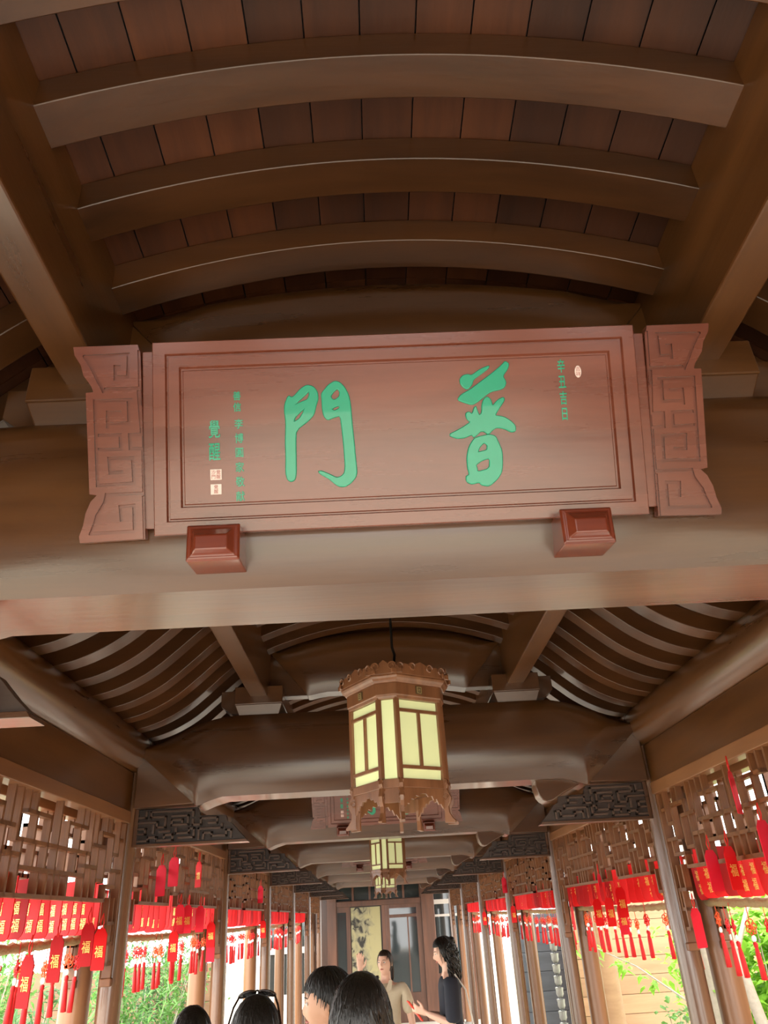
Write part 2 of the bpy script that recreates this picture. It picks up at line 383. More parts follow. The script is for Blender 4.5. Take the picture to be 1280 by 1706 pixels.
me_lobe = MB().prism([(.93, 2.335), (.955, 2.325), (.99, 2.33), (1.06, 2.37), (1.13, 2.40), (1.19, 2.425), (1.19, 2.47), (.90, 2.47), (.895, 2.42), (.91, 2.36)], -.07, .07, lambda u, v, w: (u, w, v)).mesh('end_lobe')
for i, y in enumerate(ys_beam):
    nm = ['behind the viewer', 'carrying the big plaque in front', 'behind the first lantern', 'carrying the second small plaque', 'behind the second lantern', 'carrying the third plaque far down the gallery', 'behind the third lantern', 'nearest the far doors'][i]
    t = thing('tie_beam', (0, y, 0), 0, 'large rounded brown tie beam %s' % nm, 'beam', 'tie beams')
    obj('beam_body', me_body, BEAM, t, 32, fix=False)
    obj('end_cheek', me_ckl, BEAM, t, None, .004); obj('end_cheek', me_ckr, BEAM, t, None, .004)
    if i >= 2: obj('end_lobe', me_lobe, BEAM, t, 30, .006)
    t = thing('crescent_beam', (0, y, 0), 0, 'arched crescent beam above the tie beam %s' % nm, 'beam', 'crescent beams')
    obj('crescent_body', me_cb, BEAM, t, 32, fix=False)
    for me in me_cck: obj('end_cheek', me, BEAM, t, None, .003)
    for s, sd in ((-1, 'left'), (1, 'right')):
        t = thing('bracket_block', (s*.84, y, 0), 0, '%s tapered bearing block on the tie beam %s' % (sd, nm), 'bearing block', 'purlin bearing blocks')
        obj('cap_block', me_d1, BEAM, t, None, .004); obj('taper', me_d2, BEAM, t, None, .004)
        obj('arm', me_arm[0 if s < 0 else 1], BEAM, t, None, .004)

# ------------------------------------------------------------------ carved brackets
def bracket_frets():
    # fret lines drawn on a 0.70 x 0.205 m board, (u from column, v from its lower edge) in centimetres
    return [
     [(3,2),(9,2),(9,4),(14,4),(14,2),(24,2),(24,5),(19,5),(19,3.6)], [(3,6),(7,6),(7,9),(3,9)], [(3,12.5),(14,12.5),(14,9.5),(19,9.5),(19,15.5),(10,15.5),(10,18.5),(36,18.5),(36,15.4)],
     [(3,15.5),(7,15.5),(7,18.5)], [(23,15.5),(33,15.5),(33,10.5),(23,10.5),(23,13.4),(29.5,13.4),(29.5,12)], [(36,12.8),(36,10),(41,10),(41,13.5),(51,13.5),(51,10.6),(46,10.6)],
     [(26,8),(26,5.6),(34,5.6),(34,8),(37,8),(37,3),(28,3)], [(40,2),(40,7.5),(54,7.5),(54,9.2)], [(43,2),(43,5),(48,5),(48,3),(57,3),(57,6),(60,6),(60,2)], [(12,6.5),(12,10.5)], [(16,7),(22,7)], [(54,13),(57,10)]]
def bracket_mesh(s):
    body = [(0, 0), (.70, 0), (.685, .012), (.65, .045), (.60, .10), (.57, .115), (.56, .15), (.40, .155), (.38, .205), (0, .205)]
    fn = lambda u, v, w: (-s*u, w, v)
    b = MB().prism(body, -.022, .022, fn)
    bottom = MB().prism([(-.002, -.012), (.705, -.012), (.695, .004), (-.002, .004)], -.045, .045, fn)
    st = MB().prism([(0, 0), (.022, 0), (.022, .205), (0, .205)], -.045, .045, fn)
    f = MB(); hw = .0065
    for line in bracket_frets():
        for (a, b2), (c, d) in zip(line, line[1:]):
            a_, b_, c_, d_ = a/100, b2/100, c/100, d/100
            u0, u1 = min(a_, c_)-hw, max(a_, c_)+hw; v0, v1 = min(b_, d_)-hw, max(b_, d_)+hw
            if abs(a-c) > .5 and abs(b2-d) > .5: continue
            if u1 > .60 and v1 > .1: continue
            for w0, w1 in ((-.046, -.020), (.020, .046)):
                f.prism([(u0, v0), (u1, v0), (u1, v1), (u0, v1)], w0, w1, fn)
    return [x.mesh(n) for x, n in ((b, 'backing_board'), (bottom, 'lower_strip'), (st, 'end_stile'), (f, 'fret_carving'))]
bm_l, bm_r = bracket_mesh(-1), bracket_mesh(1)
for i, y in enumerate(ys_col):
    for s, sd, ms in ((-1, 'left', bm_l), (1, 'right', bm_r)):
        t = thing('carved_bracket', (s*1.61, y, 2.213), 0, 'dark fretwork carved bracket at the top of the %s column on the %s' % (ORD[i], sd), 'bracket', 'carved brackets')
        for me, mt in zip(ms, (CARVE, BEAM, BEAM, FRET)):
            o = obj(me.name.split('.')[0], me, mt, t, None, .0015)
            if me is ms[3]: o['kind'] = 'stuff'

# ------------------------------------------------------------------ lattice friezes
TILE_W, U = .61, .06
LAT = [('v',1,7,4),('h',4,1,2),('h',5.4,0,1),('v',2,5.6,2.6),('h',5.6,2,4),('v',4,5.6,4.4),('h',4.4,3.2,5.2),('v',3.2,4.4,1.6),('v',2.5,7,5.6),('v',3.3,7,5.6),
       ('v',4.8,7,4.4),('v',5.6,7,3.6),('h',3.6,5.6,10.17),('v',7.4,3.6,5.6),('h',5.6,6.4,9),('v',6.4,7,5.6),('v',7.2,7,5.6),('v',9,5.6,1.8),('h',2.6,0,2),
       ('v',1,2.6,1.2),('h',1.2,1,2.6),('v',2.6,1.2,0),('h',1.6,3.2,4.4),('v',4.4,4.4,0),('h',2.6,4.4,6.2),('v',6.2,3.6,0),('h',1.8,6.2,10.17),('v',7.6,3.6,1.8),
       ('v',8.4,1.8,0),('v',9.4,1.8,0),('v',10.17,7,0),('h',0,2.6,10.17),('v',5.3,2.6,0)]
unit = MB().box(-.5, .5, -.5, .5, -.5, .5).mesh('bar'); unit.materials.append(LATT); fixnormals(unit)
def lattice_bars():
    # (y0, y1, z0, z1) of every bar, y measured from the near column; 5 tiles mirrored about the middle, stepped ends
    w = .018; out = []
    L = BAY - .15
    n = 3; tw = L/n
    for t in range(n):
        fl = t >= 3 or (t == 2)
        for b in LAT:
            if b[0] == 'v': a = (b[1]*U, b[1]*U, min(b[2], b[3])*U, max(b[2], b[3])*U)
            else: a = (b[2]*U, b[3]*U, b[1]*U, b[1]*U)
            y0, y1, z0, z1 = a
            k = tw/TILE_W; y0 *= k; y1 *= k
            if t == 2: y0, y1 = tw-y1, tw-y0
            out.append((t*tw+y0-w/2, t*tw+y1+w/2, 1.912+z0-w/2, 1.912+z1+w/2))
    # stepped ends beside the columns
    for e in (0, 1):
        f = (lambda y: y) if e == 0 else (lambda y: L-y)
        segs = [(.0, .16, 1.80, 1.80), (.16, .16, 1.80, 1.92), (.08, .08, 1.80, 1.92), (0, .09, 1.70, 1.70), (.09, .09, 1.60, 1.80), (.045, .045, 1.70, 1.80), (0, .09, 1.60, 1.60)]
        for y0, y1, z0, z1 in segs:
            a, b = sorted((f(y0), f(y1))); out.append((a-w/2, b+w/2, z0-w/2, z1+w/2))
    return out, L
BARS, LATL = lattice_bars()
def frieze(s, i, x, label, group, single):
    y = ys_col[i]
    t = thing('lattice_frieze', (s*x, y+.075, 0), 0, label, 'lattice', group)
    d = .018
    obj('top_rail', MB().box(-.04, .04, 0, LATL, 2.335, 2.405), RAIL, t, None, .004)
    for y0 in (.0, LATL-.03):
        obj('stile', MB().box(-.026, .026, y0, y0+.03, 1.53, 2.335), LATT, t, None, .003)
        obj('stile_foot', MB().box(-.032, .032, y0-.006 if y0 else -.004, y0+.036, 1.49, 1.53), LATT, t, None, .006)
    if single:
        for y0, y1, z0, z1 in BARS:
            o = bpy.data.objects.new('bar', unit); COL.objects.link(o); o.parent = t
            o.location = (0, (y0+y1)/2, (z0+z1)/2); o.scale = (2*d, y1-y0, z1-z0)
    else:
        mb = MB()
        for y0, y1, z0, z1 in BARS: mb.box(-d, d, y0, y1, z0, z1)
        o = obj('lattice_bars', mb, LATT, t); o['kind'] = 'stuff'
BAYN = ['beside the viewer', 'between the first and second columns', 'between the second and third columns', 'between the third and fourth columns', 'between the fourth and fifth columns', 'between the fifth and sixth columns', 'between the sixth and seventh columns']
for i in range(0, 7):
    for s, sd in ((-1, 'left'), (1, 'right')):
        frieze(s, i, CX, 'inner fretwork lattice on the %s %s' % (sd, BAYN[i]), 'inner lattice friezes', i in (1, 2))
        frieze(s, i, OX, 'outer fretwork lattice on the %s %s' % (sd, BAYN[i]), 'outer lattice friezes', False)

# ------------------------------------------------------------------ big plaque
def poly_curve_mesh(name, loops, ext, bev, sc=1e-4):
    cu = bpy.data.curves.new(name, 'CURVE'); cu.dimensions = '2D'; cu.fill_mode = 'BOTH'; cu.extrude = ext; cu.bevel_depth = bev; cu.bevel_resolution = 1
    for lp in loops:
        pts = [Vector((x*sc, y*sc, 0)) for x, y in lp]
        n = len(pts); sm_ = []
        for i in range(n):                       # soften the traced outline a little
            a, b, c = pts[i-1], pts[i], pts[(i+1) % n]
            sm_ += [b.lerp(a, .2), b.lerp(c, .2)]
        s = cu.splines.new('POLY'); s.points.add(len(sm_)-1); s.use_cyclic_u = True
        for p, q in zip(s.points, sm_): p.co = (q.x, q.y, 0, 1)
    o = bpy.data.objects.new(name, cu); COL.objects.link(o)
    me = bpy.data.meshes.new_from_object(o.evaluated_get(bpy.context.evaluated_depsgraph_get()))
    bpy.data.objects.remove(o); bpy.data.curves.remove(cu); return me
def text_mesh(ch, size, ext=.0015, off=0.0):
    cu = bpy.data.curves.new('glyph', 'FONT'); cu.body = ch; cu.size = 1; cu.align_x = 'CENTER'; cu.align_y = 'CENTER'; cu.extrude = ext/size*.5; cu.bevel_depth = off
    o = bpy.data.objects.new('glyph', cu); COL.objects.link(o)
    me = bpy.data.meshes.new_from_object(o.evaluated_get(bpy.context.evaluated_depsgraph_get()))
    bpy.data.objects.remove(o); bpy.data.curves.remove(cu)
    vs_ = [v.co for v in me.vertices]
    cx = (min(v.x for v in vs_)+max(v.x for v in vs_))/2; cyy = (min(v.y for v in vs_)+max(v.y for v in vs_))/2
    for v in me.vertices: v.co = ((v.co.x-cx)*size, (v.co.y-cyy)*size, v.co.z*size)
    return me
def to_face(me, x=0, y=0, z=0, sx=1, sy=1):
    # glyph plane (x, y) -> plaque plane (x, -depth, z)
    me.transform(Matrix(((sx, 0, 0, x), (0, 0, -1, -z), (0, sy, 0, y), (0, 0, 0, 1)))); return me
def rect_frame(w, h, prof):
    # prof: (inset, depth) around a rectangle -w..w, 0..h ; closed by the innermost face
    mb = MB(); rings = []
    for a, d in prof: rings.append([(-w+a, -d, a), (w-a, -d, a), (w-a, -d, h-a), (-w+a, -d, h-a)])
    return mb.loft(rings)
def groove_bars(lines, wd, d0, d1, sc=1e-4):
    mb = MB()
    for ln in lines:
        for (a, b), (c, d) in zip(ln, ln[1:]):
            p, q = Vector((a*sc, b*sc)), Vector((c*sc, d*sc)); t = (q-p).normalized(); n = Vector((-t.y, t.x))*wd/2; p = p-t*wd/2; q = q+t*wd/2
            mb.prism([tuple(p-n), tuple(q-n), tuple(q+n), tuple(p+n)], d0, d1, lambda u, v, w: (u, -w, v))
    return mb
def carve(me_base, me_cut):
    a = bpy.data.objects.new('tmp_a', me_base); b = bpy.data.objects.new('tmp_b', me_cut); COL.objects.link(a); COL.objects.link(b)
    m = a.modifiers.new('b', 'BOOLEAN'); m.operation = 'DIFFERENCE'; m.object = b; m.solver = 'EXACT'; m.use_self = True
    r = bpy.data.meshes.new_from_object(a.evaluated_get(bpy.context.evaluated_depsgraph_get()))
    bpy.data.objects.remove(a); bpy.data.objects.remove(b); return r
def wing_mesh():
    out = MB().prism([(x*1e-4, y*1e-4) for x, y in WING_OUTLINE], 0.0, .03, lambda u, v, w: (u, -w, v)).mesh('wing'); fixnormals(out)
    cut = groove_bars(WING_GROOVES, .0075, .024, .04).mesh('cut'); fixnormals(cut)
    r = carve(out, cut)
    return r if len(r.vertices) > 100 else out
wing_l = wing_mesh(); wing_r = wing_l.copy(); wing_r.transform(Matrix.Scale(-1, 4, (1, 0, 0)))
wing_r.flip_normals()
PW, PH = .585, .467
def plaque(y, label):
    tilt = math.radians(22)
    t = thing('name_plaque', (-.012, y - .0, 2.567), 0, label, 'plaque', 'name plaques')
    t.rotation_euler = (tilt, 0, 0)
    # board with an outer frame, a step, an inner frame and a sunken field
    prof = [(0, -.012), (0, .026), (.002, .028), (.030, .028), (.033, .021), (.036, .021), (.038, .026), (.063, .026), (.066, .018), (.070, .018), (.072, .020)]
    b = obj('board', rect_frame(PW, PH, prof), PLQ, t)
    obj('link_strip', MB().box(-.612, -.583, -.016, .006, .018, .449), PLQ, t, None, .002)
    obj('link_strip', MB().box(.583, .612, -.016, .006, .018, .449), PLQ, t, None, .002)
    obj('wing', wing_l, PLQ, t, None, .0018, fix=False); obj('wing', wing_r, PLQ, t, None, .0018, fix=False)
    return t
pq = plaque(1.567, 'reddish wooden plaque with two large green characters above the front tie beam')
for k, lp in GLYPHS.items():
    me = to_face(poly_curve_mesh('character_stroke', lp, .002, .0022), 0, 0, .0205)
    o = obj('character_stroke', me, JADE, pq, 50, fix=False); o['label'] = 'glossy jade green brush stroke'
def col_text(s, x, ytop, ybot, size, sx):
    n = len(s)
    for i, ch in enumerate(s):
        me = to_face(text_mesh(ch, size, .0022, .016), x, ytop-(ytop-ybot)*(i+.5)/n, .020, sx, 1)
        obj('small_character', me, JADE, pq, None, fix=False)
col_text('善信', -.386, .343, .288, .023, .85); col_text('李博圓家敬献', -.383, .278, .068, .025, .85)
col_text('覺醒', -.4415, .278, .167, .046, .62); col_text('辛丑吉日', .402, .392, .232, .035, .55)
def seal(x, y, w, h, txt, oval=False):
    if oval: pts = [(x+w/2*math.cos(a*PI/10), y+h/2*math.sin(a*PI/10)) for a in range(20)]
    else: pts = [(x-w/2, y-h/2), (x+w/2, y-h/2), (x+w/2, y+h/2), (x-w/2, y+h/2)]
    o = obj('seal_stamp', MB().prism(pts, .0195, .0225, lambda u, v, q: (u, -q, v)), WHITE, pq, None, .001); o['label'] = 'white painted seal stamp'
    n = len(txt); r = 2 if n == 4 else n; cc = n//r
    for i, ch in enumerate(txt):
        c, rr = i//r, i % r
        me = to_face(text_mesh(ch, min(w/cc, h/r)*.86, .0004), x + (w*.86)*((c+.5)/cc-.5), y - (h*.86)*((rr+.5)/r-.5), .0226)
        obj('seal_mark', me, SEALR, o, None, fix=False)
seal(-.4394, .1397, .027, .026, '沙門覺醒'); seal(-.4397, .1044, .026, .025, '覺醒'); seal(.4424, .3557, .016, .030, '吉祥', True)
# plaques farther down hang on every second beam
for j, (i, lab) in enumerate(((2, 'second plaque partly hidden behind the first lantern'), (4, 'third plaque far down the gallery on a tie beam'))):
    c = copy_tree(pq); c.location = (-.012, 1.567 + BAY*i, 2.567); c['label'] = 'small reddish wooden ' + lab
# red blocks that carry the plaques
def block_mesh():
    w, h = .060, .043
    r = lambda a, b, d, zo=0: [(-a, d, zo-b), (a, d, zo-b), (a, d, zo+b), (-a, d, zo+b)]
    return MB().loft([r(w, h, .10), r(w, h, -.005), r(w-.004, h-.004, -.012), r(w-.012, h-.012, -.012), r(w-.024, h-.026, -.034, -.008)]).mesh('carved_block')
bk = block_mesh()
for i, nm in ((0, 'front'), (2, 'second'), (4, 'third')):
    for x, sd in ((-.449, 'left'), (.405, 'right')):
        o = obj('plaque_support', bk, BLOCK, None, None, .003, (x, 1.505+BAY*i, 2.512))
        o.rotation_euler = (math.radians(8), 0, 0)
        tag(o, 'glossy red-brown block holding up the %s end of the %s plaque' % (sd, nm), 'block', 'plaque support blocks')

# ------------------------------------------------------------------ hanging lanterns
PAPER = plain('lamp_paper', 'dfe6ac', .55, 0, .05, emis=.12, scale=8)
def lantern():
    t = thing('palace_lantern', (0, 0, 0), math.radians(33), 'eight-sided wooden lantern', 'lantern', 'palace lanterns')
    hw, hc = .114, .041; ap = hw + hc*2*.7071; apn = (ap+hw)/2*math.sqrt(2)
    def octo(d, z):
        a, b = ap+d, hw+d*.414
        return [(b, -a, z), (a, -b, z), (a, b, z), (b, a, z), (-b, a, z), (-a, b, z), (-a, -b, z), (-b, -a, z)]
    def F(i):
        ang = -PI/2 + i*PI/4; n = Vector((math.cos(ang), math.sin(ang), 0)); tg = Vector((-n.y, n.x, 0)); wide = i % 2 == 0
        A = ap if wide else apn
        return (lambda u, z, o: tuple(n*(A+o) + tg*u + Vector((0, 0, z)))), (hw if wide else hc), wide
    def slab(fn, u0, u1, z0, z1, o0, o1): return MB().prism([(u0, z0), (u1, z0), (u1, z1), (u0, z1)], o0, o1, lambda u, z, w: fn(u, z, w))
    # solid rings
    obj('lower_frame', MB().loft([octo(-.03, 2.212), octo(.004, 2.212), octo(.004, 2.247), octo(-.03, 2.247), octo(-.03, 2.212)], caps=False), LANT, t, None, .002)
    obj('frieze_band', MB().loft([octo(-.03, 2.576), octo(.006, 2.576), octo(.010, 2.588), octo(.014, 2.592), octo(.014, 2.643), octo(-.03, 2.643)]), LANT, t, None, .002)
    obj('cornice', MB().loft([octo(-.01, 2.643), octo(.020, 2.643), octo(.026, 2.652), octo(.034, 2.660), octo(.038, 2.668), octo(.038, 2.676), octo(-.01, 2.676)]), LANT, t, None, .002)
    obj('lid', MB().loft([octo(.0, 2.676), octo(.0, 2.684), octo(-.12, 2.700)]), LANT, t)
    corners = octo(-.004, 0)
    for x, y, z in corners:
        obj('corner_post', MB().box(x-.010, x+.010, y-.010, y+.010, 2.20, 2.60), LANT, t, None, .003)
    for i in range(8):
        fn, h, wide = F(i)
        # crown board with curls
        top = []
        n = 14
        ch = h*1.35 if wide else h*2.0
        for k in range(n+1):
            q = -1+2*k/n; top.append((q*ch, 2.696 + .036*(1-abs(q)**1.5) + .007*math.cos(q*11)))
        cb = obj('crown_board', MB().prism([(-ch, 2.676), (ch, 2.676)] + top[::-1], .030, .040, lambda u, z, w: fn(u, z, w)), LANT, t, None, .0015)
        cu = MB()
        for q in ((-.72, -.3, .3, .72) if wide else (-.45, .45)):
            c0 = q*ch; path = []
            for k in range(15):
                a = k/14*2*PI*1.2; r = .018*(1-.45*k/14); path.append(fn(c0 + r*math.cos(a)*(1 if q > 0 else -1), 2.703 + .012*(1-abs(q)) + r*math.sin(a), .043))
            cu.tube(path, .0040, 5)
        obj('curl', cu, LANT, cb, 40)['kind'] = 'stuff'
        if wide:
            em = obj('emblem', slab(fn, -.017, .017, 2.600, 2.636, .012, .018), BRASS, t, None, .002)
            g = MB()
            for u0, u1, z0, z1 in ((-.012, .012, 2.629, 2.632), (-.012, .012, 2.604, 2.607), (-.012, -.009, 2.604, 2.632), (.009, .012, 2.604, 2.632), (-.005, .005, 2.613, 2.616), (-.005, .005, 2.620, 2.623)):
                g.prism([(u0, z0), (u1, z0), (u1, z1), (u0, z1)], .018, .021, lambda u, z, w: fn(u, z, w))
            obj('emblem_lines', g, PALEBR, em)['kind'] = 'stuff'
            w = h-.012
            for u0, u1, z0, z1 in ((-w, w, 2.535, 2.574), (-w, -.006, 2.300, 2.523), (.006, w, 2.300, 2.523), (-w, w, 2.250, 2.288)):
                obj('paper_pane', slab(fn, u0, u1, z0, z1, -.014, -.008), PAPER, t)
            obj('crosspiece', slab(fn, -h, h, 2.522, 2.536, -.012, .003), LANT, t, None, .001)
            obj('crosspiece', slab(fn, -h, h, 2.287, 2.301, -.012, .003), LANT, t, None, .001)
            obj('mullion', slab(fn, -.007, .007, 2.300, 2.523, -.012, .002), LANT, t, None, .001)
            # scalloped apron
            pts = [(-h, 2.212)]
            sc = [(-1, .075), (-.86, .078), (-.74, .060), (-.66, .064), (-.56, .042), (-.44, .046), (-.36, .030), (-.2, .034), (-.1, .022), (.1, .022), (.2, .034), (.36, .030), (.44, .046), (.56, .042), (.66, .064), (.74, .060), (.86, .078), (1, .075)]
            pts += [(q*h, 2.212-d) for q, d in sc] + [(h, 2.212)]
            obj('apron', MB().prism(pts, -.010, -.002, lambda u, z, w: fn(u, z, w)), LANT, t, None, .001)
        else:
            w = h-.008
            obj('paper_pane', slab(fn, -w, w, 2.250, 2.574, -.012, -.007), PAPER, t)
            obj('apron', slab(fn, -h, h, 2.155, 2.212, -.010, -.003), LANT, t, None, .001)
    # curled legs at the corners
    for x, y, z in octo(0, 0):
        d = Vector((x, y, 0)).normalized(); c = Vector((x, y, 0)) - d*.012
        prof = [(0, 2.29), (.010, 2.285), (.016, 2.268), (.010, 2.254), (.020, 2.244), (.026, 2.228), (.018, 2.212), (.026, 2.196), (.034, 2.18), (.030, 2.16), (.020, 2.142), (.022, 2.118), (.034, 2.098), (.046, 2.086), (.044, 2.078), (0, 2.080), (.002, 2.12), (-.004, 2.16), (-.006, 2.22)]
        pr = Vector((-d.y, d.x, 0))
        lg = obj('curled_leg', MB().prism(prof, -.008, .008, lambda u, v, w: tuple(c + d*u + pr*w + Vector((0, 0, v)))), LANT, t, None, .0015)
        cu = MB()
        for zc, r0 in ((2.240, .012), (2.178, .013)):
            for sd in (-1, 1):
                path = [tuple(c + d*(.012 + r0*(1-.5*k/12)*math.cos(k/12*2*PI*1.2)) + pr*sd*.0095 + Vector((0, 0, zc + r0*(1-.5*k/12)*math.sin(k/12*2*PI*1.2)))) for k in range(13)]
                cu.tube(path, .0022, 4)
        obj('leg_curl', cu, LANT, lg, 40)['kind'] = 'stuff'
    hk = [(0, 0, 3.50), (0, 0, 2.87), (.012, .0, 2.835), (.006, 0, 2.80), (-.012, 0, 2.775), (-.010, 0, 2.745), (.006, 0, 2.735), (.012, 0, 2.71), (0, 0, 2.69)]
    obj('hanging_rod', MB().tube(hk, .0065, 8), METAL, t, 50)
    obj('ceiling_rose', MB().lathe([(.03, 0), (.03, .02), (.012, .025)], 12, (0, 0, 3.465)), METAL, t, 40)
    return t
ln = lantern(); ln.location = (0, 3.395, 0)
ln['label'] = 'eight-sided wooden palace lantern hanging nearest, with pale yellow-green panes'
for k, lab in ((1, 'second eight-sided lantern, small, hanging beyond the second plaque'), (2, 'third and smallest eight-sided lantern near the far doors')):
    c = copy_tree(ln); c.location = (0, 3.395 + 2*BAY*k, 0); c['label'] = lab

# ------------------------------------------------------------------ red wish cards, straw rods and tassels
fu = text_mesh('福', .058, .0006, .012)
fu.transform(Matrix(((1, 0, 0, 0), (0, 0, -1, -.0028), (0, 1, 0, 0), (0, 0, 0, 1))))
fu.materials.append(GOLD)
fu2 = fu.copy(); fu2.transform(Matrix.Rotation(PI, 4, 'Z'))
def card_mesh(w, h, r_bot, mat, point=False):
    pts = []
    if point: pts += [(-w/2, h-.03), (-w/2+.02, h)] ; top = [(w/2-.02, h), (w/2, h-.03)]
    else: pts += [(-w/2, h)]; top = [(w/2, h)]
    def arc(cx, cz, a0, a1): return [(cx + r_bot*math.cos(a0+(a1-a0)*k/5), cz + r_bot*math.sin(a0+(a1-a0)*k/5)) for k in range(6)]
    poly = arc(-w/2+r_bot, r_bot, PI, 1.5*PI) + arc(w/2-r_bot, r_bot, 1.5*PI, 2*PI) + top[::-1] + pts[::-1]
    me = MB().prism(poly, -.002, .002, lambda u, v, q: (u, q, v)).mesh('card'); fixnormals(me); me.materials.append(mat); return me
row_cards = [card_mesh(.18, .25, .05, RED), card_mesh(.18, .25, .035, RED), card_mesh(.17, .24, .045, REDD)]
single_cards = [card_mesh(.085, .19, .008, REDP, True), card_mesh(.085, .19, .008, RED, True), card_mesh(.085, .19, .008, REDD, True)]
loop_cord = MB().tube([(0, 0, .182), (.012, 0, .215), (.004, 0, .26), (-.010, 0, .22), (0, 0, .182)], .003, 5).mesh('cord'); loop_cord.materials.append(CORD)
def put(name, me, loc, rz, parent=None, rx=0, ry=0):
    o = bpy.data.objects.new(name, me); COL.objects.link(o); o.location = loc; o.rotation_euler = (rx, ry, rz)
    if parent: o.parent = parent
    return o
def tassel_parts():
    kn = MB()
    for k in range(6):
        a = k*PI/3+.26; c = Vector((math.cos(a), 0, math.sin(a)))*.021
        kn.tube([tuple(c + Vector((.017*math.cos(a+b), .004*math.sin(2*b), .017*math.sin(a+b)))) for b in [2*PI*j/8 for j in range(9)]], .0032, 4)
    kn.ball((0, 0, 0), .013, 8, 5)
    kn.tube([(0, 0, .035), (0, .002, .075), (0, 0, .115)], .0022, 4)
    kn = kn.mesh('knot')
    bd = MB(); bd.loft([[(r_*math.cos(2*PI*k/10), y_, -.052 + r_*math.sin(2*PI*k/10)) for k in range(10)] for r_, y_ in ((.005, -.004), (.014, -.005), (.016, 0), (.014, .005), (.005, .004))]); bd = bd.mesh('bead')
    ts = MB().lathe([(.004, -.066), (.011, -.072), (.011, -.088), (.008, -.092), (.012, -.12), (.014, -.18), (.015, -.232), (.004, -.234)], 9).mesh('tassel')
    for m in (kn, bd, ts): m.polygons.foreach_set('use_smooth', [True]*len(m.polygons)); fixnormals(m)
    kn.materials.append(ORNG); bd.materials.append(BEAD); ts.materials.append(REDS)
    return kn, bd, ts
KN, BD, TS = tassel_parts()
KN2 = KN.copy(); KN2.materials.clear(); KN2.materials.append(REDS)
rd = random.Random(5)
for i in range(1, 6):
    for s, sd in ((-1, 'left'), (1, 'right')):
        y0 = ys_col[i]; where = 'on the %s %s' % (sd, BAYN[i])
        rod = MB(); n = 60; path = [(s*1.815 + .004*math.sin(k*1.7), y0+.06+(BAY-.12)*k/n, 1.728 + .004*math.cos(k*2.3) - .02*math.sin(PI*k/n)) for k in range(n+1)]
        rod.tube(path, [.020 + .004*(k % 2) for k in range(n+1)], 8)
        tag(obj('straw_rod', rod, STRAW, None, 60), 'twisted straw rod under the red cards %s' % where, 'rod', 'straw rods')
        n = 20 if i > 1 else 21; cnt = 0
        for k in range(n):
            y = y0 + .16 + (BAY-.36)*k/(n-1) + rd.uniform(-.015, .015)
            if y < 2.95: continue
            cnt += 1; c = rd.choice((0, 0, 1, 1, 2))
            rz = s*(math.radians(40) + rd.uniform(-.15, .15))
            o = put('wish_card', row_cards[c], (s*1.755, y, 1.745 + rd.uniform(-.008, .008)), rz, None, rd.uniform(-.06, .06))
            tag(o, '%s red and gold card from the viewer in the %s %s row' % (ORD[cnt], ORD[i], sd), 'card', 'red cards in a row %s' % where)
            for zz, xx in ((.055, rd.uniform(-.02, .03)), (.125, rd.uniform(-.03, .02))):
                p = put('gold_character', fu, (xx, 0, zz), 0, o)
            if rd.random() < .97:
                yy = y + rd.uniform(.0, .06)
                t = thing('tassel_charm', (s*(1.81 + rd.uniform(-.03, .03)), yy, 1.628 + rd.uniform(-.028, .014)), s*rd.uniform(.4, 1.1), '%s red tassel with white bead from the viewer in the %s %s row' % (ORD[cnt], ORD[i], sd), 'tassel', 'tassel charms %s' % where)
                put('knot', KN if rd.random() < .5 else KN2, (0, 0, 0), 0, t); put('bead', BD, (0, 0, 0), rd.uniform(-.5, .5), t); put('tassel', TS, (0, 0, 0), 0, t, rd.uniform(-.05, .05), rd.uniform(-.05, .05))
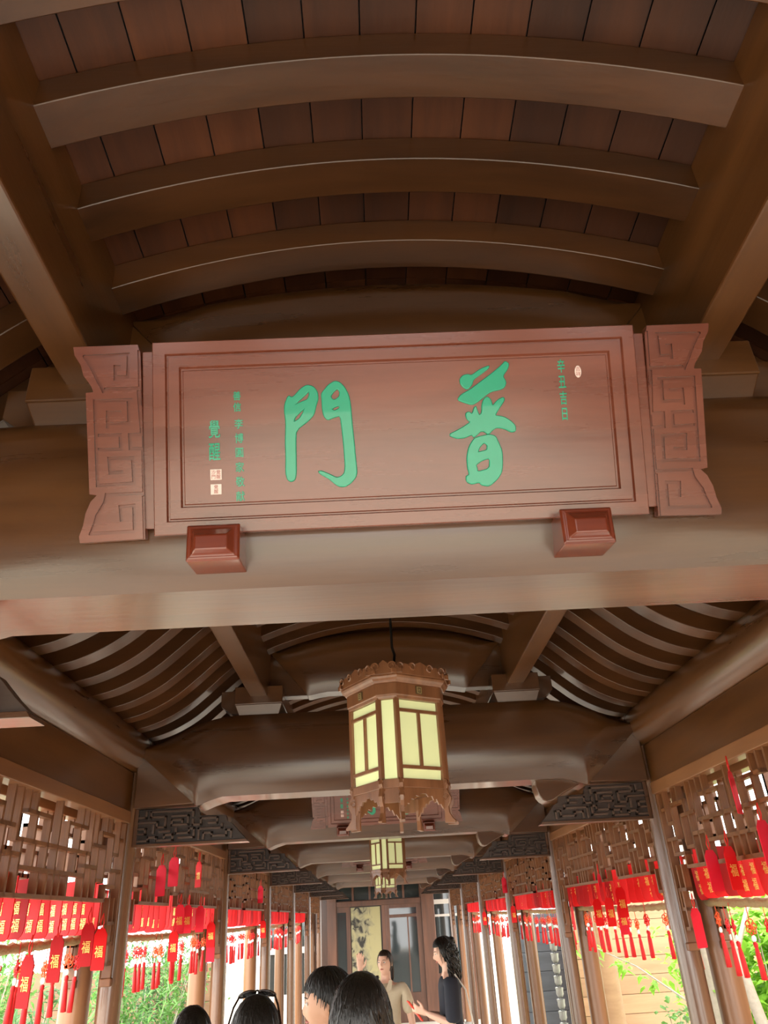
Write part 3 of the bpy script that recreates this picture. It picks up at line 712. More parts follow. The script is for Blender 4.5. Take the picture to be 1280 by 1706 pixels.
# single cards tied to the lattice and the columns: x, y, z of lower edge, turn, kind, label
SINGLE = [
 (1.61, 4.16, 1.775, .45, 0, 'pale pinkish-red card tied to the near right lattice beside the column'),
 (1.61, 3.93, 1.775, .55, 1, 'bright red card tied to the near right lattice, near the frame edge'),
 (1.61, 3.52, 1.85, .5, 0, 'pinkish card at the right frame edge on the lattice'),
 (1.61, 3.70, 2.085, .9, 0, 'small pink card tied high on the near right lattice'),
 (1.63, 4.60, 1.515, .6, 0, 'narrow pink card hanging at the foot of the near right lattice stile'),
 (1.61, 5.89, 1.66, .4, 1, 'red gold-printed card over the second right card row'),
 (1.61, 5.93, 1.555, .5, 0, 'pink card hanging below the gold-printed card on the right'),
 (1.635, 6.47, 1.77, 1.0, 0, 'slim pink card turned edge-on in the second right bay'),
 (1.635, 7.58, 1.56, 1.1, 0, 'red card hanging beside the second right column'),
 (1.63, 6.65, 1.60, .5, 1, 'left one of two red cards below the rod in the second right bay'),
 (1.63, 6.30, 1.60, .5, 1, 'right one of two red cards below the rod in the second right bay'),
 (-1.61, 4.30, 1.612, -.45, 2, 'dark red card hanging beside the nearest left column'),
 (-1.61, 4.50, 1.585, -.4, 1, 'bright red card behind the dark one at the nearest left column'),
 (-1.61, 3.62, 1.50, -.6, 2, 'dark red card low at the left frame edge among tassels'),
 (-1.65, 4.02, 1.565, -.5, 2, 'dark red card half hidden behind the left tassels'),
 (-1.61, 7.38, 1.60, -.4, 1, 'red card hanging high beside the second left column'),
 (-1.61, 7.40, 1.49, -.4, 0, 'pinkish card hanging low beside the second left column'),
 (-1.61, 5.93, 2.02, -.4, 0, 'red card tied upright in the second left lattice'),
 (-1.61, 5.60, 1.95, -.5, 0, 'red card tied low at the left end of the second left lattice'),
 (-1.61, 6.75, 2.04, -.8, 1, 'slim red card at the far end of the second left lattice'),
 (-1.62, 6.25, 1.72, -.45, 0, 'first pink card with gold character over the second left row'),
 (-1.62, 6.50, 1.72, -.45, 0, 'second pink card with gold character over the second left row'),
 (-1.62, 6.95, 1.72, -.5, 0, 'third pink card at the end of the second left row'),
 (-1.64, 6.20, 1.55, -.45, 1, 'red card among the tassels of the second left bay'),
 (-1.61, 10.6, 1.60, -.5, 1, 'red card beside the third left column'),
 (-1.61, 10.3, 1.98, -.6, 0, 'red card on the lattice beside the third left column'),
 (1.61, 10.8, 1.60, .6, 1, 'red card beside the third right column'),
 (1.61, 11.3, 1.95, .6, 0, 'red card on the lattice beyond the third right column'),
 (1.61, 13.9, 1.55, .6, 1, 'red card beside the fourth right column'),
]
for x, y, z, rz, k, lab in SINGLE:
    t = put('hanging_card', single_cards[k], (x - (.02 if x > 0 else -.02), y, z), rz); tag(t, lab, 'card')
    put('cord', loop_cord, (0, 0, 0), 0, t)
    if k: o = put('gold_character', fu, (0, 0, .085), 0, t); 
    elif 'gold' in lab: put('gold_character', fu, (0, 0, .085), 0, t)

# ------------------------------------------------------------------ far end: doors, transom and posts
DOORW = wood('door_wood', '4a2d20', '6a4330', 'Z', .35, .15, .3, 8)
GLASS, gn, gl_, gb = newmat('dark_reflective_glass')
gb.inputs['Base Color'].default_value = (.02, .028, .03, 1); gb.inputs['Roughness'].default_value = .04; gb.inputs['Specular IOR Level'].default_value = .9
def ink_mat():
    m, n, l, b = newmat('ink_landscape_print')
    tc = n.new('ShaderNodeTexCoord'); mp = n.new('ShaderNodeMapping'); mp.inputs['Scale'].default_value = (2.2, 1, 1.5)
    l.new(tc.outputs['Object'], mp.inputs[0])
    nz = n.new('ShaderNodeTexNoise'); nz.inputs['Scale'].default_value = 2.2; nz.inputs['Detail'].default_value = 9; nz.inputs['Distortion'].default_value = 1.4; l.new(mp.outputs[0], nz.inputs[0])
    sx = n.new('ShaderNodeSeparateXYZ'); l.new(tc.outputs['Object'], sx.inputs[0])
    mr = n.new('ShaderNodeMapRange'); mr.inputs['From Min'].default_value = -.10; mr.inputs['From Max'].default_value = .30; mr.inputs['To Min'].default_value = 0; mr.inputs['To Max'].default_value = .34; l.new(sx.outputs[0], mr.inputs[0])
    ad = n.new('ShaderNodeMath'); ad.operation = 'ADD'; l.new(nz.outputs['Fac'], ad.inputs[0]); l.new(mr.outputs[0], ad.inputs[1])
    r = n.new('ShaderNodeValToRGB'); e = r.color_ramp.elements; e[0].position = .43; e[0].color = lin('2c2a25'); e[1].position = .70; e[1].color = lin('a39a70')
    k = e.new(.52); k.color = lin('857f66'); l.new(ad.outputs[0], r.inputs[0]); l.new(r.outputs[0], b.inputs['Base Color']); b.inputs['Roughness'].default_value = .25
    return m
INK = ink_mat()
WALLC = plain('cream_wall', 'c9b98c', .7, 0, .05)
E = END
FZ = -.85
wall = thing('wall_end', (0, E, 0), kind='structure')
obj('post', MB().box(1.05, 1.42, -.12, .12, FZ, 2.9), DOORW, wall, None, .01)
obj('post', MB().box(-1.66, -1.40, -.12, .12, FZ, 2.9), DOORW, wall, None, .01)
obj('post', MB().box(2.3, 2.5, -.1, .1, FZ, 2.9), DOORW, wall, None, .01)
obj('lintel', MB().box(-1.40, 1.05, -.08, .08, 2.06, 2.20), DOORW, wall, None, .01)
obj('upper_panel', MB().box(-2.4, 2.5, -.06, .06, 2.62, 3.6), DOORW, wall)
obj('light_block_screen', MB().box(-2.7, 2.7, .14, .2, FZ, 3.6), DOORW, wall)  # added sheet that stops daylight leaking through gaps around the doors
obj('backing_wall', MB().box(-2.6, -1.66, -.03, .03, FZ, 2.62), DOORW, wall)
tr = thing('window_1', (0, E, 0), kind='structure')
for k in range(5):
    x0 = -1.40 + .49*k
    obj('pane', MB().box(x0+.03, x0+.46, -.01, .01, 2.22, 2.60), GLASS, tr)
    obj('mullion', MB().box(x0+.455, x0+.515, -.05, .05, 2.20, 2.62), DOORW, tr, None, .004)
d1 = thing('door_1', (0, E, 0), kind='structure')
obj('picture_panel', MB().box(-.42, .42, -.012, .012, -.55, 2.03), INK, d1, loc=(-.56, -.02, 0))
obj('stile', MB().box(-1.40, -1.0, -.045, .045, FZ, 2.06), DOORW, d1, None, .005)
for x in (-.10,): obj('stile', MB().box(x, x+.12, -.05, .05, FZ, 2.06), DOORW, d1, None, .005)
obj('bottom_rail', MB().box(-1.0, -.1, -.04, .04, FZ, -.55), DOORW, d1, None, .005)
obj('side_pane', MB().box(-1.37, -1.12, -.052, -.046, .1, 1.92), GLASS, d1)
d2 = thing('door_2', (0, E, 0), kind='structure')
obj('stile', MB().box(.02, .12, -.05, .05, FZ, 2.06), DOORW, d2, None, .005); obj('stile', MB().box(.90, 1.05, -.05, .05, FZ, 2.06), DOORW, d2, None, .005)
obj('top_rail', MB().box(.12, .90, -.045, .045, 1.96, 2.06), DOORW, d2, None, .005); obj('cross_rail', MB().box(.12, .90, -.045, .045, 1.72, 1.80), DOORW, d2, None, .005)
obj('bottom_rail', MB().box(.12, .90, -.045, .045, FZ, -.1), DOORW, d2, None, .005)
obj('pane', MB().box(.12, .90, -.008, .008, 1.80, 1.96), GLASS, d2)
for x0, x1 in ((.12, .62), (.66, .90)): obj('pane', MB().box(x0, x1, -.008, .008, -.1, 1.72), GLASS, d2)
obj('mullion', MB().box(.62, .66, -.04, .04, -.1, 1.72), DOORW, d2, None, .004)
w2 = thing('window_2', (0, E, 0), kind='structure')
PALEF = plain('pale_window_frame', 'b9b0a8', .5)
for x0 in (1.44, 1.90):
    obj('pane', MB().box(x0, x0+.42, -.008, .008, .3, 2.0), GLASS, w2)
    obj('mullion', MB().box(x0+.41, x0+.47, -.04, .04, FZ, 2.2), DOORW, w2)
obj('cross_rail', MB().box(1.42, 2.3, -.05, .05, 2.0, 2.12), PALEF, w2); obj('cross_rail', MB().box(1.42, 2.3, -.04, .04, 1.68, 1.74), PALEF, w2)
obj('transom_pane', MB().box(1.42, 2.3, -.008, .008, 2.12, 2.62), GLASS, w2); obj('sill', MB().box(1.42, 2.3, -.05, .05, FZ, .3), DOORW, w2)

# ------------------------------------------------------------------ garden: walls, posts, rain chain, plants
def plank_wall(name, x0, x1, y, z1, n, mat, kindname, label, gap=.008):
    t = thing(name, ((x0+x1)/2, y, -.8), 0, label, kindname)
    h = (z1+.8)/n; w = (x1-x0)/2
    for k in range(n):
        o = obj('board', MB().box(-w, w, -.02, .02, h*k+gap/2, h*(k+1)-gap/2), mat, t, None, .003)
    obj('backing', MB().box(-w, w, .021, .03, 0, h*n), mat, t)
    return t
TANP = wood('pale_tan_board', '94704f', 'ac8864', 'X', .6, .1, .05, 6, .08)
GREYP = wood('slate_grey_board', '3c4048', '50555e', 'X', .55, .1, .1, 6, .1)
plank_wall('garden_wall', 3.25, 8.5, 15.5, 1.75, 9, TANP, 'wall', 'sunlit pale tan board wall beyond the right columns')
plank_wall('slate_wall', 2.45, 3.55, 15.9, 1.65, 8, GREYP, 'wall', 'dark slate grey board wall behind the rain chain')
t = thing('added_shade_wall', (5.4, 1.5, -.8), 0, 'unseen pale tan board wall added on the right to block sky light', 'building')  # wall added out of view to cut the sky light from the right
for k in range(10): obj('board', MB().box(-.02, .02, -8, 9.3, .4*k+.004, .4*k+.396), TANP, t, None, .003)
obj('backing', MB().box(.021, .12, -8, 9.3, 0, 4.0), TANP, t)
FNCP = wood('brown_fence_board', '7d5c42', '967355', 'X', .6, .1, .05, 6, .1)
plank_wall('garden_fence', -8.5, -2.9, 15.4, 1.2, 7, FNCP, 'fence', 'brown board fence behind the bushes on the left')
# small building with windows at the far left
PLW = plain('pale_render', 'c8c4bd', .7, 0, .06)
b = thing('garden_house', (-2.75, E-.4, -.3), 0, 'far pale house front with dark windows beyond the left columns', 'building')
for z0, z1 in ((0, .35), (1.30, 1.45), (2.35, 3.2)): obj('wall_band', MB().box(-.75, .75, -.06, .06, z0, z1), PLW, b)
for x in (-.72, -.22, .28, .70): obj('mullion', MB().box(x-.03, x+.03, -.05, .05, .35, 2.35), DOORW if x != -.72 else PLW, b)
for x0, x1 in ((-.69, -.25), (-.19, .25), (.31, .67)):
    obj('pane', MB().box(x0, x1, -.01, .01, .35, 1.30), GLASS, b); obj('pane', MB().box(x0, x1, -.01, .01, 1.45, 2.35), GLASS, b)
t = thing('pale_post', (3.35, 13.6, -.8), 0, 'thick pale round post standing outside before the tan wall', 'column')
obj('shaft', MB().lathe([(.21, 0), (.20, .5), (.19, 2.7)], 24), TANP, t, 40); obj('cap', MB().lathe([(.22, 2.7), (.22, 2.76), (.1, 2.8)], 24), TANP, t, 40)
t = thing('rain_chain', (2.33, 12.25, 0), 0, 'grey metal rain chain of lotus cups hanging outside on the right', 'rain chain')
PEWT = plain('pewter', '9a9c98', .35, .6, .1)
def cup():
    n = 24; rings = []
    for r, z in ((.012, 0), (.030, .006), (.052, .045), (.050, .085), (.058, .118)):
        rings.append([(r*math.cos(2*PI*k/n), r*math.sin(2*PI*k/n), z + (.010*abs(math.cos(3*2*PI*k/n)) if z > .1 else 0)) for k in range(n)])
    rings += [[(x*.9, y*.9, z-.004) for x, y, z in rings[-1]], [(x*.5, y*.5, z*.2+.02) for x, y, z in rings[-1]]]
    return MB().loft(rings).mesh('lotus_cup')
cm = cup()
zc = 1.46; 
while zc > -.1:
    zc -= .137; obj('lotus_cup', cm, PEWT, t, 50, loc=(0, 0, zc))
obj('link_rod', MB().tube([(0, 0, 2.75), (0, 0, -.1)], .006, 6), PEWT, t)
obj('funnel', MB().lathe([(.02, 1.44), (.05, 1.52), (.075, 1.62), (.07, 1.62), (.01, 1.46)], 16), PEWT, t, 40)

def leaf_mat(name, col):
    m, n, l, b = newmat(name)
    oi = n.new('ShaderNodeTexCoord'); nz = n.new('ShaderNodeTexNoise'); nz.inputs['Scale'].default_value = 9; l.new(oi.outputs['Object'], nz.inputs[0])
    hs = n.new('ShaderNodeHueSaturation'); hs.inputs['Color'].default_value = lin(col); mr = n.new('ShaderNodeMapRange'); mr.inputs['To Min'].default_value = .6; mr.inputs['To Max'].default_value = 1.4
    l.new(nz.outputs['Fac'], mr.inputs[0]); l.new(mr.outputs[0], hs.inputs['Value']); l.new(hs.outputs[0], b.inputs['Base Color'])
    b.inputs['Roughness'].default_value = .5
    tl = n.new('ShaderNodeBsdfTranslucent'); l.new(hs.outputs[0], tl.inputs[0]); mx = n.new('ShaderNodeMixShader'); mx.inputs[0].default_value = .35
    out = [x for x in n if x.type == 'OUTPUT_MATERIAL'][0]; l.new(b.outputs[0], mx.inputs[1]); l.new(tl.outputs[0], mx.inputs[2]); l.new(mx.outputs[0], out.inputs[0])
    return m
LEAF1 = leaf_mat('bamboo_leaf', '6fa050'); LEAF2 = leaf_mat('bright_leaf', '8cc43c'); LEAF3 = leaf_mat('deep_leaf', '4f7f45')
BARK = plain('pale_bark', 'b5ac9c', .8, 0, .3, scale=25)
def leaf_at(mb, p, d, ln_, w):
    d = d.normalized(); s_ = d.cross(Vector((0, 0, 1)));
    if s_.length < .1: s_ = Vector((1, 0, 0))
    s_.normalize(); up = s_.cross(d)
    mb.add([p, p+d*ln_*.4+s_*w-up*w*.2, p+d*ln_-Vector((0, 0, ln_*.25)), p+d*ln_*.4-s_*w-up*w*.2, p+d*ln_*.42+up*w*.25], [(0, 1, 4), (1, 2, 4), (2, 3, 4), (3, 0, 4)])
def bush(name, loc, h, r, n, mat, label, cat, ln_=.14, w=.02, seed=1, stems=6):
    q = random.Random(seed); t = thing(name, loc, 0, label, cat)
    st = MB(); lf = MB(); tips = []
    for k in range(stems):
        a = q.uniform(0, 2*PI); rr = r*q.uniform(.2, 1); top = Vector((math.cos(a)*rr, math.sin(a)*rr, h*q.uniform(.75, 1))); base = Vector((math.cos(a)*rr*.2, math.sin(a)*rr*.2, 0))
        mid = base.lerp(top, .5) + Vector((0, 0, h*.06))
        st.tube([base, mid, top], [.014, .010, .004], 5); tips.append((base, mid, top))
    for k in range(n):
        b_, m_, tp = q.choice(tips); f = q.uniform(.25, 1.02); p = (b_.lerp(m_, f*2) if f < .5 else m_.lerp(tp, f*2-1)) + Vector((q.gauss(0, r*.22), q.gauss(0, r*.22), q.gauss(0, .06)))
        leaf_at(lf, p, Vector((q.uniform(-1, 1), q.uniform(-1, 1), q.uniform(-.6, .5))), ln_*q.uniform(.6, 1.3), w*q.uniform(.7, 1.3))
    o = obj('stems', st, BARK, t, 50)
    o = obj('foliage', lf, mat, t, fix=False); o['kind'] = 'stuff'
    return t
bush('bamboo_clump', (-3.3, 11.4, -.8), 2.65, .75, 2400, LEAF1, 'feathery green bush beyond the second left column gap', 'bush', .15, .018, 2, 9)
bush('bamboo_clump', (-3.9, 13.6, -.8), 2.6, .8, 2200, LEAF3, 'darker green bush behind the feathery one on the left', 'bush', .15, .02, 3, 9)
bush('bamboo_clump', (-3.6, 8.4, -.8), 2.25, .55, 900, LEAF3, 'grey-green bush behind the nearest left tassels', 'bush', .2, .018, 4, 8)
bush('bamboo_clump', (-5.7, 12.2, -.8), 2.7, .7, 2200, LEAF1, 'far green bush on the left before the fence', 'bush', .16, .022, 5, 9)
bush('leafy_shrub', (3.9, 9.1, -.8), 2.75, .75, 1300, LEAF2, 'bright green shrub behind the nearest right tassels', 'bush', .16, .045, 6, 8)
bush('leafy_shrub', (4.9, 12.8, -.8), 2.75, .8, 1100, LEAF2, 'sunlit green shrub behind the second right tassels', 'bush', .15, .045, 7, 7)
bush('small_shrub', (3.55, 10.9, -.8), 1.65, .35, 260, LEAF1, 'small low green shrub before the tan wall', 'bush', .12, .035, 8, 5)
# slanting branch with a few leaf clusters
t = thing('leafy_branch', (3.3, 10.6, -.3), 0, 'thin slanting branch with bright leaf clusters outside on the right', 'branch')
obj('twig', MB().tube([(.45, -1.0, 0), (.25, -.4, .9), (-.05, .9, 1.30), (-.35, 2.4, 1.55)], [.02, .016, .010, .004], 6), BARK, t, 50)
lf = MB(); q = random.Random(9)
for c in ((-.30, 2.3, 1.5), (-.33, 2.4, 1.42), (.05, .6, 1.15), (-.1, 1.2, 1.3)):
    for k in range(14): leaf_at(lf, Vector(c) + Vector((q.gauss(0, .1), q.gauss(0, .1), q.gauss(0, .05))), Vector((q.uniform(-1, 1), q.uniform(-1, 1), q.uniform(-.8, .3))), q.uniform(.12, .2), .04)
o = obj('leaves', lf, LEAF2, t, fix=False); o['kind'] = 'stuff'
for x, y, ang, lab in ((3.3, 8.2, .12, 'pale slender tree trunk at the right frame edge'), (3.25, 8.9, -.06, 'pale upright trunk left of the slanting one on the right')):
    t = thing('tree_trunk', (x, y, -.8), 0, lab, 'tree trunk')
    obj('trunk', MB().tube([(0, 0, 0), (ang*.8, 0, 1.2), (-ang*.4, .1, 2.3), (-ang*2, .2, 3.5)], [.06, .055, .05, .03], 10), BARK, t, 50)
    obj('side_branch', MB().tube([(0, .05, 2.1), (.25, .1, 2.5), (.4, .1, 3.0)], [.025, .02, .01], 6), BARK, t, 50)

# ------------------------------------------------------------------ people
SKIN = plain('skin', 'd2a083', .5, 0, .05, scale=30)
SKIN2 = plain('fair_skin', 'dcb09a', .5, 0, .04, scale=30)
def hair_mat(name, c):
    m, n, l, b = newmat(name)
    b.inputs['Base Color'].default_value = lin(c); b.inputs['Roughness'].default_value = .38
    tc = n.new('ShaderNodeTexCoord'); mp = n.new('ShaderNodeMapping'); mp.inputs['Scale'].default_value = (1, 1, .12); nz = n.new('ShaderNodeTexNoise'); nz.inputs['Scale'].default_value = 160; nz.inputs['Detail'].default_value = 3
    l.new(tc.outputs['Object'], mp.inputs[0]); l.new(mp.outputs[0], nz.inputs[0])
    bp = n.new('ShaderNodeBump'); bp.inputs['Strength'].default_value = .7; bp.inputs['Distance'].default_value = .004; l.new(nz.outputs['Fac'], bp.inputs['Height']); l.new(bp.outputs[0], b.inputs['Normal'])
    return m
HBLK = hair_mat('black_hair', '17130f'); HBRN = hair_mat('dark_brown_hair', '33241a')
EYEW = plain('eye_white', 'e9e4de', .3); EYEB = plain('dark_iris', '1d1512', .2); LIPS = plain('lip_colour', 'b0625a', .45)
def skin_mesh(P, edges, R, sub=2):
    me = bpy.data.meshes.new('skin_tmp'); me.from_pydata([tuple(p) for p in P], edges, []); o = bpy.data.objects.new('skin_tmp', me); COL.objects.link(o)
    o.modifiers.new('s', 'SKIN'); sv = me.skin_vertices[0].data
    for i, r in enumerate(R): sv[i].radius = r if isinstance(r, tuple) else (r, r); sv[i].use_root = (i == 0)
    ss = o.modifiers.new('u', 'SUBSURF'); ss.levels = sub
    out = bpy.data.meshes.new_from_object(o.evaluated_get(bpy.context.evaluated_depsgraph_get()))
    bpy.data.objects.remove(o); bpy.data.meshes.remove(me); return out
def mesh_to_mb(mb, me, M=None):
    M = M or Matrix.Identity(4)
    return mb.add([tuple(M @ v.co) for v in me.vertices], [tuple(p.vertices) for p in me.polygons])
def remesh(mb, vox, smooth=3):
    me = mb.mesh('body'); fixnormals(me); o = bpy.data.objects.new('rm', me); COL.objects.link(o)
    m = o.modifiers.new('r', 'REMESH'); m.mode = 'VOXEL'; m.voxel_size = vox
    s = o.modifiers.new('s', 'SMOOTH'); s.iterations = smooth; s.factor = .5
    out = bpy.data.meshes.new_from_object(o.evaluated_get(bpy.context.evaluated_depsgraph_get())); bpy.data.objects.remove(o)
    out.polygons.foreach_set('use_smooth', [True]*len(out.polygons)); return out
HA, HB, HC = .072, .092, .113
def head_point(th, ph, k=1.0):
    # th 0 (top) .. pi ; ph 0 = front (-Y)
    d = Vector((math.sin(th)*math.sin(ph), -math.sin(th)*math.cos(ph), math.cos(th)))
    p = Vector((d.x*HA, d.y*HB, d.z*HC))
    t = max(0, -p.z/HC)
    p.x *= 1-.30*t**1.4
    if p.y > 0: p.y *= 1-.45*t
    return p*k
def face_shape(p):
    q = p.copy()
    if p.y < 0:
        g = lambda x, s: math.exp(-(x/s)**2)
        q.y -= .020*g(p.x, .012)*g(p.z+.018, .016) + .010*g(p.x, .010)*g(p.z-.004, .02)
        for s in (-1, 1): q.y += .009*g(p.x-s*.030, .014)*g(p.z-.012, .011)
        q.y -= .006*g(p.x, .022)*g(p.z+.050, .008) + .010*g(p.x, .022)*g(p.z+.092, .016)
        for s in (-1, 1): q.y -= .003*g(p.x-s*.036, .018)*g(p.z+.022, .018)
    return q
def grid_mesh(fn, nu=48, nv=36):
    mb = MB(); rings = [[fn(PI*(j+.01)/(nv+.02), 2*PI*i/nu) for i in range(nu)] for j in range(nv+1)]
    return mb.loft(rings)
def head_mb():
    mb = grid_mesh(lambda a, b: face_shape(head_point(a, b)), 64, 48)
    for s in (-1, 1): mb.ball((s*.073, .008, -.006), .02, 10, 8, (.35, .75, 1.4))
    return mb
def hand_mb(wrist, direc, normal, curl=.4, L=.165, side=1):
    # palm plus five fingers; direc points to the finger tips, normal is the back of the hand
    d = direc.normalized(); n = (normal - d*normal.dot(d)).normalized(); s = d.cross(n)*side
    mb = MB()
    rings = []
    for f, w, t in ((-.10, .024, .018), (0, .027, .017), (.25, .036, .016), (.5, .040, .014), (.56, .036, .010)):
        c = wrist + d*(L*f); rings.append([tuple(c + s*(w*math.cos(2*PI*k/12)) + n*(t*math.sin(2*PI*k/12))) for k in range(12)])
    mb.loft(rings)
    for off, ln_, sp in ((-.030, .36, -.14), (-.010, .44, -.04), (.010, .47, .03), (.029, .40, .12)):
        p = wrist + d*(L*.5) + s*off; dd = (d + s*sp).normalized(); path = [p - dd*.01]; a = 0
        for seg in (.45, .32, .23):
            a += curl*.8; v = dd*math.cos(a) - n*math.sin(a); p = p + v*(L*ln_*seg); path.append(p.copy())
        mb.tube(path, [.0095, .009, .0082, .0065], 8)
    p = wrist + d*(L*.12) - s*.026; v1 = (d*.65 - s*.75 - n*.25).normalized(); v2 = (d*.9 - s*.25 - n*.3).normalized()
    mb.tube([p, p+v1*.035, p+v1*.035+v2*.030, p+v1*.035+v2*.054], [.013, .0115, .0095, .007], 8)
    return mb
def person(label, loc, rz, H, arms, hair, shirt, pants, skin=SKIN, head_turn=0, head_nod=0, vox=.008, sleeve=.55, strands=140, seed=1, skirt=False, cap_scale=1.10, face=True):
    k = H/1.65
    t = thing('person', loc, rz, label, 'person')
    Z = lambda f: f*H
    P = [(0, .0, Z(.53)), (0, .01, Z(.62)), (0, .0, Z(.73)), (0, .012, Z(.815)), (0, .008, Z(.865))]
    R = [(.14*k, .10*k), (.115*k, .085*k), (.135*k, .095*k), (.075*k, .065*k), (.048*k, .05*k)]
    E = [(0, 1), (1, 2), (2, 3), (3, 4)]
    arm_pts = {}
    for s in (-1, 1):
        sh = Vector((s*.108*H, .01, Z(.805))); el, wr = arms[s]
        b = len(P); P += [tuple(sh), tuple(el), tuple(Vector(el).lerp(Vector(wr), .5)), tuple(wr)]; R += [.052*k, .040*k, .034*k, .025*k]
        E += [(2, b), (b, b+1), (b+1, b+2), (b+2, b+3)]; arm_pts[s] = (sh, Vector(el), Vector(wr))
        b = len(P); P += [(s*.055*H, 0, Z(.48)), (s*.06*H, -.005, Z(.28)), (s*.06*H, .01, Z(.16)), (s*.06*H, .02, Z(.045)), (s*.065*H, -.08, Z(.02))]; R += [.078*k, .052*k, .048*k, .034*k, .032*k]
        E += [(0, b), (b, b+1), (b+1, b+2), (b+2, b+3), (b+3, b+4)]
    body = MB(); mesh_to_mb(body, skin_mesh(P, E, R, 1))
    hc = Vector((0, -.012, H - HC*1.06*k))
    HM = Matrix.Translation(hc) @ Matrix.Rotation(head_turn, 4, 'Z') @ Matrix.Rotation(head_nod, 4, 'X') @ Matrix.Scale(k, 4)
    hm = head_mb(); body.add([tuple(HM @ Vector(v)) for v in hm.v], hm.f)
    body.tube([(0, .012, Z(.80)), tuple(hc + Vector((0, .018, -.05)))], [.055*k, .050*k], 14)
    for s in (-1, 1):
        sh, el, wr = arm_pts[s]; dr = (wr-el).normalized()
        nrm = arms.get('n%d' % s, Vector((s, 0, .3))); hd = arms.get('d%d' % s, dr)
        h = hand_mb(wr + dr*.01, hd, nrm, arms.get('c%d' % s, .45), .165*k, -s if s > 0 else 1); body.add(h.v, h.f)
    bo = obj('body', remesh(body, vox), skin, t, fix=False)
    # clothes follow the body
    def inflate(pp, rr, ee, d, name, mat, sub=2):
        me = skin_mesh(pp, ee, [((r[0]+d, r[1]+d) if isinstance(r, tuple) else r+d) for r in rr], sub); me.polygons.foreach_set('use_smooth', [True]*len(me.polygons))
        return obj(name, me, mat, t, fix=False)
    sp_ = [(0, 0, Z(.50)), (0, .005, Z(.60)), (0, .0, Z(.73)), (0, .012, Z(.80)), (0, .010, Z(.828))]; sr = [(.15*k, .115*k), (.13*k, .10*k), (.138*k, .10*k), (.08*k, .07*k), (.062*k, .06*k)]; se = [(0, 1), (1, 2), (2, 3), (3, 4)]
    for s in (-1, 1):
        sh, el, wr = arm_pts[s]; b = len(sp_); q = sh.lerp(el, sleeve*.6); e2 = sh.lerp(el, min(1, sleeve*1.2))
        sp_ += [tuple(sh), tuple(q), tuple(e2)]; sr += [.060*k, .060*k, .060*k]; se += [(2, b), (b, b+1), (b+1, b+2)]
    inflate(sp_, sr, se, .012, 'shirt', shirt)
    if skirt:
        rings = []
        for f, a, b in ((.60, .135, .105), (.56, .15, .12), (.50, .165, .13), (.40, .18, .145), (.30, .20, .16), (.22, .215, .175)):
            rings.append([((a + .008*math.sin(9*2*PI*j/40)*(.62-f)*4)*k*math.cos(2*PI*j/40), (b + .008*math.sin(9*2*PI*j/40)*(.62-f)*4)*k*math.sin(2*PI*j/40), Z(f)) for j in range(40)])
        obj('skirt', MB().loft(rings), pants, t, 60)
    else:
        pp = [(0, 0, Z(.555)), (0, 0, Z(.52))]; pr = [(.135*k, .10*k), (.145*k, .105*k)]; pe = [(0, 1)]
        for s in (-1, 1):
            b = len(pp); pp += [(s*.055*H, 0, Z(.46)), (s*.06*H, -.005, Z(.28)), (s*.06*H, .012, Z(.07))]; pr += [.082*k, .066*k, .058*k]; pe += [(1, b), (b, b+1), (b+1, b+2)]
        inflate(pp, pr, pe, .012, 'trousers', pants)
    for s in (-1, 1):
        sm_ = MB().loft([[( s*.063*H + a*math.cos(2*PI*j/16), -.03 + b*math.sin(2*PI*j/16), z) for j in range(16)] for a, b, z in ((.046, .125, .0), (.048, .13, .02), (.042, .115, .05), (.036, .06, .085))])
        obj('shoe', sm_, SHOE, t, 50)
    # hair cap: closed shell hidden inside the head over the face
    q = random.Random(seed)
    hl = hair['line']; nape = hair['nape']
    def zlim(front): return hl if front > .55 else (hl - (hl-nape)*min(1, (.55-front)/(.55-hair.get('back', -.1))))
    def hp(a, b):
        p = head_point(a, b, 1.0)
        front = math.cos(b)
        z = p.z/HC
        cover = z > zlim(front)
        kk = cap_scale + hair.get('rough', .02)*(math.sin(b*17+a*5)*.5 + math.sin(b*31-a*9)*.3 + math.sin(a*23+b*3)*.3)
        if not cover: kk = .90
        out = p*kk
        if cover and p.y > 0: out.y += hair.get('puff', .006)
        return HM @ out
    ho = obj('hair', grid_mesh(hp, 72, 48), hair['mat'], t, 70)
    if strands:
        st = MB()
        for j in range(strands):
            ph = q.uniform(0, 2*PI); a0 = q.uniform(.02, .5); front = math.cos(ph)
            amax = min(2.2, math.acos(max(-1, min(1, zlim(front)))))
            if amax <= a0: continue
            path = []; sw = q.uniform(-.5, .5)*hair.get('swirl', 1); lift = q.uniform(0, .035)
            for m in range(8):
                a = a0 + (amax-a0)*m/7; b = ph + sw*m/7 + hair.get('wave', 0)*math.sin(m*1.7+j)
                p = head_point(a, b, cap_scale + .012 + lift*math.sin(PI*m/7)); 
                if p.y > 0: p.y += hair.get('puff', .006)
                path.append(HM @ p)
            st.tube(path, [.0012, .003, .0036, .0038, .0036, .003, .0024, .0008], 4)
        o = obj('hair_strands', st, hair['mat'], ho, 60); o['kind'] = 'stuff'
